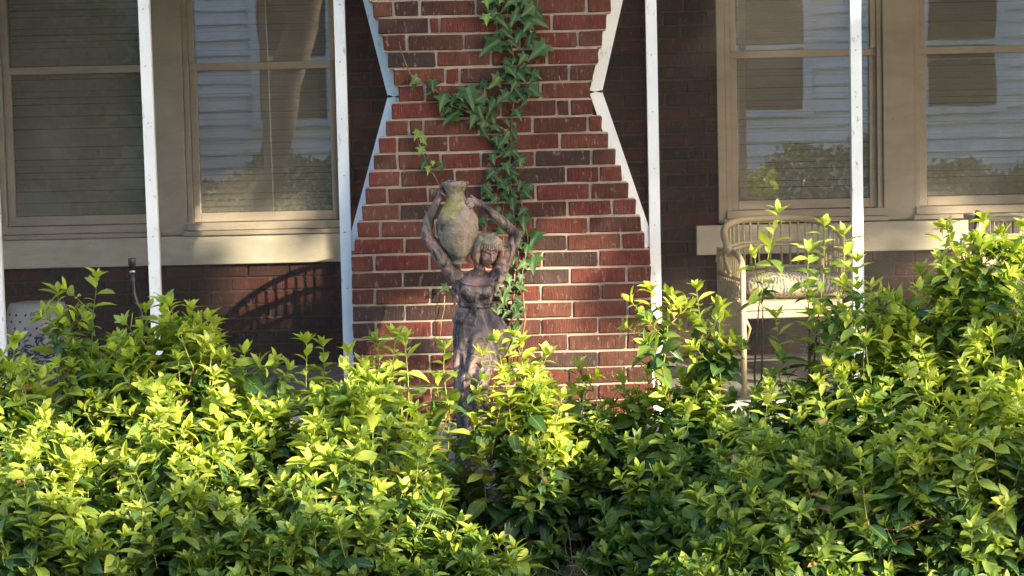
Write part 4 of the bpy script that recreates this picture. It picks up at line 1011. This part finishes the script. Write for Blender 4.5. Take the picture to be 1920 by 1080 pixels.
# slatted stand by the right window
sx0, sx1 = P(1838, 405, 1.55).x, P(1905, 405, 1.55).x; sz = P(1870, 404, 1.6).z
sd = thing('slatted_stand', 'tall slatted wooden stand with a flat top under the rightmost window', 'stand', ((sx0 + sx1) / 2, 1.65, FLOOR))
mb = MB(); mb.box((sx0 - .02, 1.45, sz - .022), (sx1 + .02, 1.85, sz), .004); mb.build('top', M['woodstand'], sd, True)
for x in (sx0, sx1 - .03):
    for y in (1.47, 1.80):
        mb = MB(); mb.box((x, y, FLOOR), (x + .03, y + .03, sz - .0225), .003); mb.build('leg', M['woodstand'], sd, True)
for k in range(5):
    x = sx0 + .035 + k * (sx1 - sx0 - .085) / 4; mb = MB(); mb.box((x, 1.477, FLOOR + .12), (x + .016, 1.489, sz - .0225), .002); mb.build('slat', M['woodstand'], sd, True)
    y = 1.52 + k * .06; mb = MB(); mb.box((sx1 - .02, y, FLOOR + .12), (sx1 - .008, y + .018, sz - .0225), .002); mb.build('slat', M['woodstand'], sd, True)
mb = MB(); mb.box((sx0 + .002, 1.474, FLOOR + .08), (sx1 - .002, 1.492, FLOOR + .119), .003); mb.build('rail', M['woodstand'], sd, True)
# ceramic garden stool
ys = 1.75; scx = P(72, 640, ys).x; stz = P(70, 568, ys).z; hh = stz - FLOOR; rr = 60 * (ys + 9) / FPX
t_ = thing('garden_stool', 'white ceramic garden stool with blue painted flowers and pierced dots, at the left edge', 'garden stool', (scx, ys, FLOOR))
mb = MB(); prof = []
for k in range(25):
    f = k / 24; prof.append((rr * (.86 + .22 * math.sin(math.pi * f) ** .8), hh * f))
prof += [(rr * .84, hh + .002), (rr * .5, hh + .008), (rr * .06, hh + .010)]
mb.lathe(prof, (scx, ys, FLOOR), 40); mb.build('body', M['ceramic'], t_, True)
for row, (zz, cnt) in enumerate(((.88, 9), (.80, 9), (.72, 9), (.64, 9))):
    mb = MB()
    for k in range(cnt * 2):
        a = math.pi * 2 * (k + (row % 2) * .5) / (cnt * 2); r_ = rr * (.86 + .22 * math.sin(math.pi * zz) ** .8) + .0005
        if -.15 < math.cos(a) < .75 and math.sin(a) < 0 and row < 2: continue
        p = Vector((scx + r_ * math.cos(a), ys + r_ * math.sin(a), FLOOR + hh * zz)); n_ = Vector((math.cos(a), math.sin(a), 0))
        mb.tube([p - n_ * .004, p + n_ * .0012], .0058, 8)
    mb.build('pierced_dot', M['black'], t_, True)['kind'] = 'stuff'
mb = MB()                                        # painted squiggles near the rim
def onb(u, v):                                   # u radians from the side facing the camera, v height share
    r_ = rr * (.86 + .22 * math.sin(math.pi * v) ** .8) + .001; a = -math.pi / 2 + u
    return Vector((scx + r_ * math.cos(a), ys + r_ * math.sin(a), FLOOR + hh * v))
random.seed(3)
for k in range(9):
    u = .02 + .085 * (k % 5); v = .90 - .075 * (k // 5) + random.uniform(-.01, .01); pts = [onb(u + .03 * math.cos(t) + random.uniform(-.01, .01), v + .025 * math.sin(t * 1.3)) for t in (0, 1.2, 2.3, 3.6, 4.9)]
    mb.tube(pts, .0022, 4)
mb.build('painted_mark', M['black'], t_, True)
# black nozzles on bent rods
def rod(label, pts, Y, head, group=None):
    w = [P(a, b, Y) for a, b in pts]; w[-1].z = max(w[-1].z, gz(w[-1].x, Y) if Y < -.2 else FLOOR)
    t_ = thing('garden_torch', label, 'garden torch', w[-1])
    mb = MB(); mb.tube(w, [.0085] * len(w), 8); mb.build('rod', M['black'], t_, True)
    mb = MB(); a, b = P(*head[0], Y), P(*head[1], Y); mb.tube([a, a.lerp(b, .1), a.lerp(b, .55), a.lerp(b, .6), b], [.013, .015, .015, .0115, .0125], 12); mb.build('head', M['black'], t_, True)
    mb = MB(); a, b = P(*head[2], Y), P(*head[3], Y); mb.tube([a, b], .0125, 12); mb.build('collar', M['steel'], t_, True)
rod('black bent rod with a blunt cap standing between the stool and the leftmost full batten', [(249, 512), (249, 530), (252, 550), (258, 568), (264, 585), (266, 640), (266, 760)], -.35, [(247, 484), (248, 507), (248, 507), (249, 512)])
rod('black rod with a tilted cap before the slatted stand on the right', [(1832, 412), (1829, 440), (1826, 470), (1824, 560), (1824, 740)], -.25, [(1836, 395), (1832, 412), (1832, 412), (1831.5, 416)])
# ------------------------------------------------------------------ litter, twigs and grass in the bare gap
random.seed(21); LV = Leaves()
for k in range(2600):
    x = random.uniform(-2.6, 2.6); y = random.uniform(-2.6, -.25)
    if random.random() < .45: x = random.gauss(Cx(1000, -1), .35); y = random.uniform(-1.9, -.25)
    a = random.uniform(0, 6.28); LV.add((x, y, gz(x, y) + random.uniform(.004, .02)), (math.cos(a), math.sin(a), random.uniform(-.1, .3)), (random.gauss(0, .3), random.gauss(0, .3), 1), random.uniform(.03, .055), random.randrange(6), 'dead')
o = join_leaves(LV.L, 'leaf_litter', None); tag(o, 'dry brown leaves lying on the soil between the shrubs', 'leaf litter', kind='stuff')
mb = MB()
for k in range(260):
    x = random.gauss(Cx(1010, -1), .28) if k % 3 else random.uniform(-2.3, 2.3); y = random.uniform(-1.75, -.6); z = gz(x, y)
    d = Vector((random.gauss(0, .5), random.gauss(0, .4), random.uniform(.3, 1.2))).normalized(); L = random.uniform(.08, .30); p = Vector((x, y, z))
    mb.tube([p, p + d * L * .5 + rv(.012), p + d * L + rv(.02) - Vector((0, 0, L * .15))], [.0022, .0017, .001], 4, False)
tag(mb.build('dry_twigs', M['drytwig']), 'thin dry tan twigs standing in the gap between the shrubs', 'twigs', kind='stuff')
mb = MB()
for k in range(1100):
    x = random.gauss(Cx(1030, -1.5), .22); y = random.uniform(-2.0, -1.0); z = gz(x, y); d = Vector((random.gauss(0, .45), random.gauss(0, .35), 1)).normalized(); L = random.uniform(.04, .13); sd_ = d.cross(Vector((random.gauss(0, 1), random.gauss(0, 1), 0))).normalized() * .0016
    p = Vector((x, y, z)); q1 = p + d * L * .6; q2 = p + d * L + Vector((d.x, d.y, -.3)) * L * .35
    mb.add([p - sd_, p + sd_, q1 + sd_ * .8, q1 - sd_ * .8, q2], [(0, 1, 2, 3), (3, 2, 4)])
M['grass'] = simple('thin_grass_blades', (.07, .11, .025), (.20, .19, .08), 30, .7)
tag(mb.build('thin_grass', M['grass']), 'thin sparse grass growing in the bare gap at the bottom', 'grass', kind='stuff')
# tall bare sapling stems in the gap
for i, (pts, lb) in enumerate((([(1088, 880), (1087, 830), (1092, 790), (1094, 740)], 'thin pale upright dry stem right of the statue in the bare gap'), ([(1135, 900), (1090, 860), (1062, 820), (1040, 790)], 'thin dry stem leaning left over the bare gap'))):
    tt = thing('dry_weed', lb, 'weed', P(*pts[0], -1.0)); tt.location.z = gz(tt.location.x, -1.0)
    mb = MB(); w = [P(a, b, -1.0) for a, b in pts]; w = [Vector(tt.location)] + w; mb.tube(w, [.004, .0035, .003, .0025, .0018], 5); mb.build('stem', M['drytwig'], tt, True)
# ------------------------------------------------------------------ across the street (seen mirrored in the panes) and an unseen tree added to shade the porch
YN = -19.0
nh = thing('neighbour_house', 'white clapboard house across the street, mirrored in the window panes', 'house', (1.5, YN - 3, -.06))
mb = MB(); mb.box((-4.6, YN - 7, -.06), (9.5, YN, 6.2)); mb.build('wall', M['siding'], nh, True)
mb = MB()
for k in range(29):
    z0 = .3 + k * .205; mb.add([(-4.62, YN + .004, z0 + .203), (9.52, YN + .004, z0 + .203), (9.52, YN + .055, z0 + .022), (-4.62, YN + .055, z0 + .022), (-4.62, YN + .003, z0 + .022), (9.52, YN + .003, z0 + .022)], [(0, 3, 2, 1), (3, 4, 5, 2)])
mb.build('clapboards', M['siding'], nh, True)['kind'] = 'stuff'
mb = MB(); mb.box((-4.75, YN - 7.2, 6.2), (9.7, YN + .45, 6.4)); mb.add([(-5, YN + .6, 6.401), (10, YN + .6, 6.401), (10, YN - 7.4, 6.401), (-5, YN - 7.4, 6.401), (-5, YN - 3.4, 8.8), (10, YN - 3.4, 8.8)], [(0, 1, 5, 4), (2, 3, 4, 5), (0, 4, 3), (1, 2, 5)]); mb.build('roof', M['roof'], nh, True)
for x in (-3.6, -.9, 3.3, 6.1, 8.2):
    w = bpy.data.objects.new('window', None); COL.objects.link(w); w.parent = nh; w.location = Vector((x, YN, 1.7)) - Vector(nh.location)
    for nm, mt, bx_ in (('frame', M['white'], [(-.12, .036, -.1, 0, .10, 1.9), (1.0, .036, -.1, 1.12, .10, 1.9), (.001, .036, 1.75, .999, .10, 1.9), (-.15, .036, -.2, 1.15, .13, -.101), (.001, .068, .78, .999, .09, .84)]), ('pane', M['dark'], [(.001, .03, -.1, .999, .066, 1.749)])):
        mb = MB()
        for b in bx_: mb.box(b[:3], b[3:]);
        obj(nm, mb.mesh(nm), mt, w)
holes = []
def hole_free(p):
    u, h_ = uh(p); return all(((u - a) / (ru + .3)) ** 2 + ((h_ - b) / (rh + .3)) ** 2 > 1 for a, b, ru, rh, ti in holes)
def tree(label, trunk_pts, rads, clumps, leaf_n, leaf_s, name='shade_tree', accept=None, seed=1):
    random.seed(seed); b = Vector(trunk_pts[0]); t_ = thing(name, label, 'tree', b)
    mb = MB(); mb.tube(trunk_pts, rads, 10)
    mb.build('trunk', M['bark'], t_, True)
    mb = MB(); LVt = []
    top = Vector(trunk_pts[-1])
    for (c, r) in clumps:
        c = Vector(c); st_ = min((Vector(p) for p in trunk_pts[len(trunk_pts) // 2:]), key=lambda p: (p - c).length)
        if len(clumps) < 20 or (c.z > 5.6 and random.random() < .5 and all(hole_free(st_.lerp(c, q_ / 12)) for q_ in range(13))): mb.tube([st_, st_.lerp(c, .5) + rv(.15), c], [.07, .045, .02], 6, False)
        for k in range(int(leaf_n)):
            d = rv(1).normalized(); p = c + Vector((d.x * r, d.y * r, d.z * r * .75)) * random.random() ** .45
            if accept and not accept(p): continue
            LVt.append((p, rv(1).normalized(), rv(1), leaf_s * random.uniform(.7, 1.3), random.randrange(6), 'treeleaf', 1.6))
    mb.build('limbs', M['bark'], t_, True)['kind'] = 'stuff'
    if LVt: join_leaves(LVt, 'crown', t_)
    return t_
# unseen tree's crown, added for shade, its gaps placing sun patches: positions measured along the sun's direction
sxy = Vector((math.sin(R(AZ)), -math.cos(R(AZ)))); TE = math.tan(R(EL))
def uh(p):
    u = p[0] * math.cos(R(AZ)) + p[1] * math.sin(R(AZ)); t = p[0] * sxy.x + p[1] * sxy.y
    return u, p[2] - t * TE
def hole(px, py, Y, ru, rh, tilt=0): u, h_ = uh(P(px, py, Y)); holes.append((u, h_, ru, rh, tilt))
hole(535, 540, YB, .20, .12); hole(470, 415, YB, .16, .07); hole(420, 400, YB, .06, .07)
hole(1800, 75, YS, .07, -.04, .35); hole(1750, 372, YB, .0, -.06); hole(1350, 455, YB, .06, .08)
hole(1440, 530, YC - .2, .12, .16); hole(1388, 640, YC - .25, .02, .2)
hole(1075, 610, 0, .20, .14); hole(985, 520, 0, .06, .16); hole(800, 590, 0, .07, .08)
def crown_ok(p):
    u, h_ = uh(p)
    base = .74 + .08 * math.sin(u * 2.3 + 1) + .07 * math.sin(u * 6.1) + .05 * math.sin(u * 13.7 + 2)
    if u > .55: base += .28 * min(1, (u - .55) / .6)
    if u < -1.0: base += .06
    if h_ < base:
        q_ = math.sin(u * 5.1 + h_ * 7 + 1) + math.sin(u * 9.7 - h_ * 11) + .8 * math.sin(u * 17 + h_ * 15 + 2)
        thr = 2.3 if h_ > .33 else (1.4 if h_ > .05 else .7)
        if u > .0: thr -= .15
        return q_ > thr
    for (a, b, ru, rh, ti) in holes:
        du, dh = u - a, h_ - b; dh -= ti * du
        if (du / (ru + .17)) ** 2 + (dh / (rh + .14)) ** 2 < 1: return False
    return True
def sunpt(u, h_, t):                             # point at distance t towards the sun
    return Vector((u * math.cos(R(AZ)) + t * sxy.x, u * math.sin(R(AZ)) + t * sxy.y, h_ + t * TE))
cl = []
random.seed(8)
for i in range(12):
    for j in range(-2, 6):
        cl.append((sunpt(-4.0 + .72 * i + random.uniform(-.15, .15), .75 + .72 * j + random.uniform(-.15, .15) + .3 * (i % 2), random.uniform(10.5, 14)), random.uniform(.6, .85)))
for i in range(22): cl.append((sunpt(random.uniform(1.7, 3.4), random.uniform(1.5, 4.2), random.uniform(10.5, 14)), .8))
tb = sunpt(3.3, 0, 12.5); tb.z = -.06
tree('unseen leafy tree added out of frame on the street side to shade the porch', [tb, tb + Vector((.05, .1, 1.5)), tb + Vector((-.2, .1, 3.4)), tb + Vector((-.5, -.3, 5.2)), tb + Vector((-1.2, -.6, 6.8))], [.26, .21, .19, .16, .09], cl, 380, .20, accept=crown_ok, seed=4)
# leaning trunk mirrored in the left panes
tr = [(-2.62, -9.6, -.06), (-2.58, -9.6, .55), (-2.50, -9.6, 1.05), (-2.38, -9.6, 1.5), (-2.33, -9.6, 2.0), (-2.1, -9.6, 2.6), (-1.95, -9.6, 3.2), (-1.9, -9.6, 5.0)]
tree('leaning tree across from the left windows, mirrored in their glass', tr, [.17, .13, .13, .16, .19, .17, .14, .08], [((-3.4, -9.8, 4.6), 1.0), ((-1.6, -9.4, 5.2), 1.0), ((-2.6, -10.2, 6.0), 1.2), ((-3.6, -9.6, 3.2), .5), ((-4.0, -10, 3.8), .8)], 260, .11, seed=12)
for k, (x, y, zc, r, lb) in enumerate(((-8.4, -18.2, 3.2, 3.2, 'tall dark tree farthest behind the leftmost window mirror'), (-6.6, -14.6, 2.2, 2.2, 'dense dark tree left of the white clapboard house'), (-10.4, -15.2, 2.5, 3.0, 'farther dense tree behind the leftmost window mirror'), (13.5, -20, 3.5, 3.0, 'dense tree right of the white clapboard house'))):
    tree(lb, [(x, y, -.06), (x + .1, y, 1.2), (x, y, zc + 1.4)], [.2, .17, .1], [((x + random.uniform(-.5, .5) * r, y + random.uniform(-.5, .5), zc + random.uniform(-.6, 1.1) * r * .7), r * .62) for _ in range(11)], 900, .20, 'dense_tree', seed=30 + k)
gb = thing('garage', 'dark brown timber garage beside the white clapboard house across the street', 'garage', (-10.2, -22, -.06))
mb = MB(); mb.box((-15.5, -25, -.06), (-4.9, -20, 5.2)); mb.build('wall', M['woodstand'], gb, True)
mb = MB(); mb.add([(-15.9, -19.6, 5.2), (-4.7, -19.6, 5.2), (-4.7, -25.4, 5.2), (-15.9, -25.4, 5.2), (-15.9, -22.5, 7.4), (-4.7, -22.5, 7.4)], [(0, 1, 5, 4), (2, 3, 4, 5), (0, 4, 3), (1, 2, 5), (0, 3, 2, 1)]); mb.build('roof', M['roof'], gb, True)
# hedge in front of the neighbour's house
LV = []; random.seed(77)
for k in range(15000):
    x = random.uniform(-6, 11); y = -16.9 + random.gauss(0, .35); top_ = .95 + .22 * math.sin(x * 1.7) + .12 * math.sin(x * 5.3)
    LV.append((Vector((x, y, random.uniform(0, 1) ** .6 * top_)), rv(1).normalized(), rv(1), .095, random.randrange(6), random.choice(('mid', 'old')), 1.5))
o = join_leaves(LV, 'hedge', None, kind=None); tag(o, 'clipped green hedge before the white clapboard house', 'hedge')
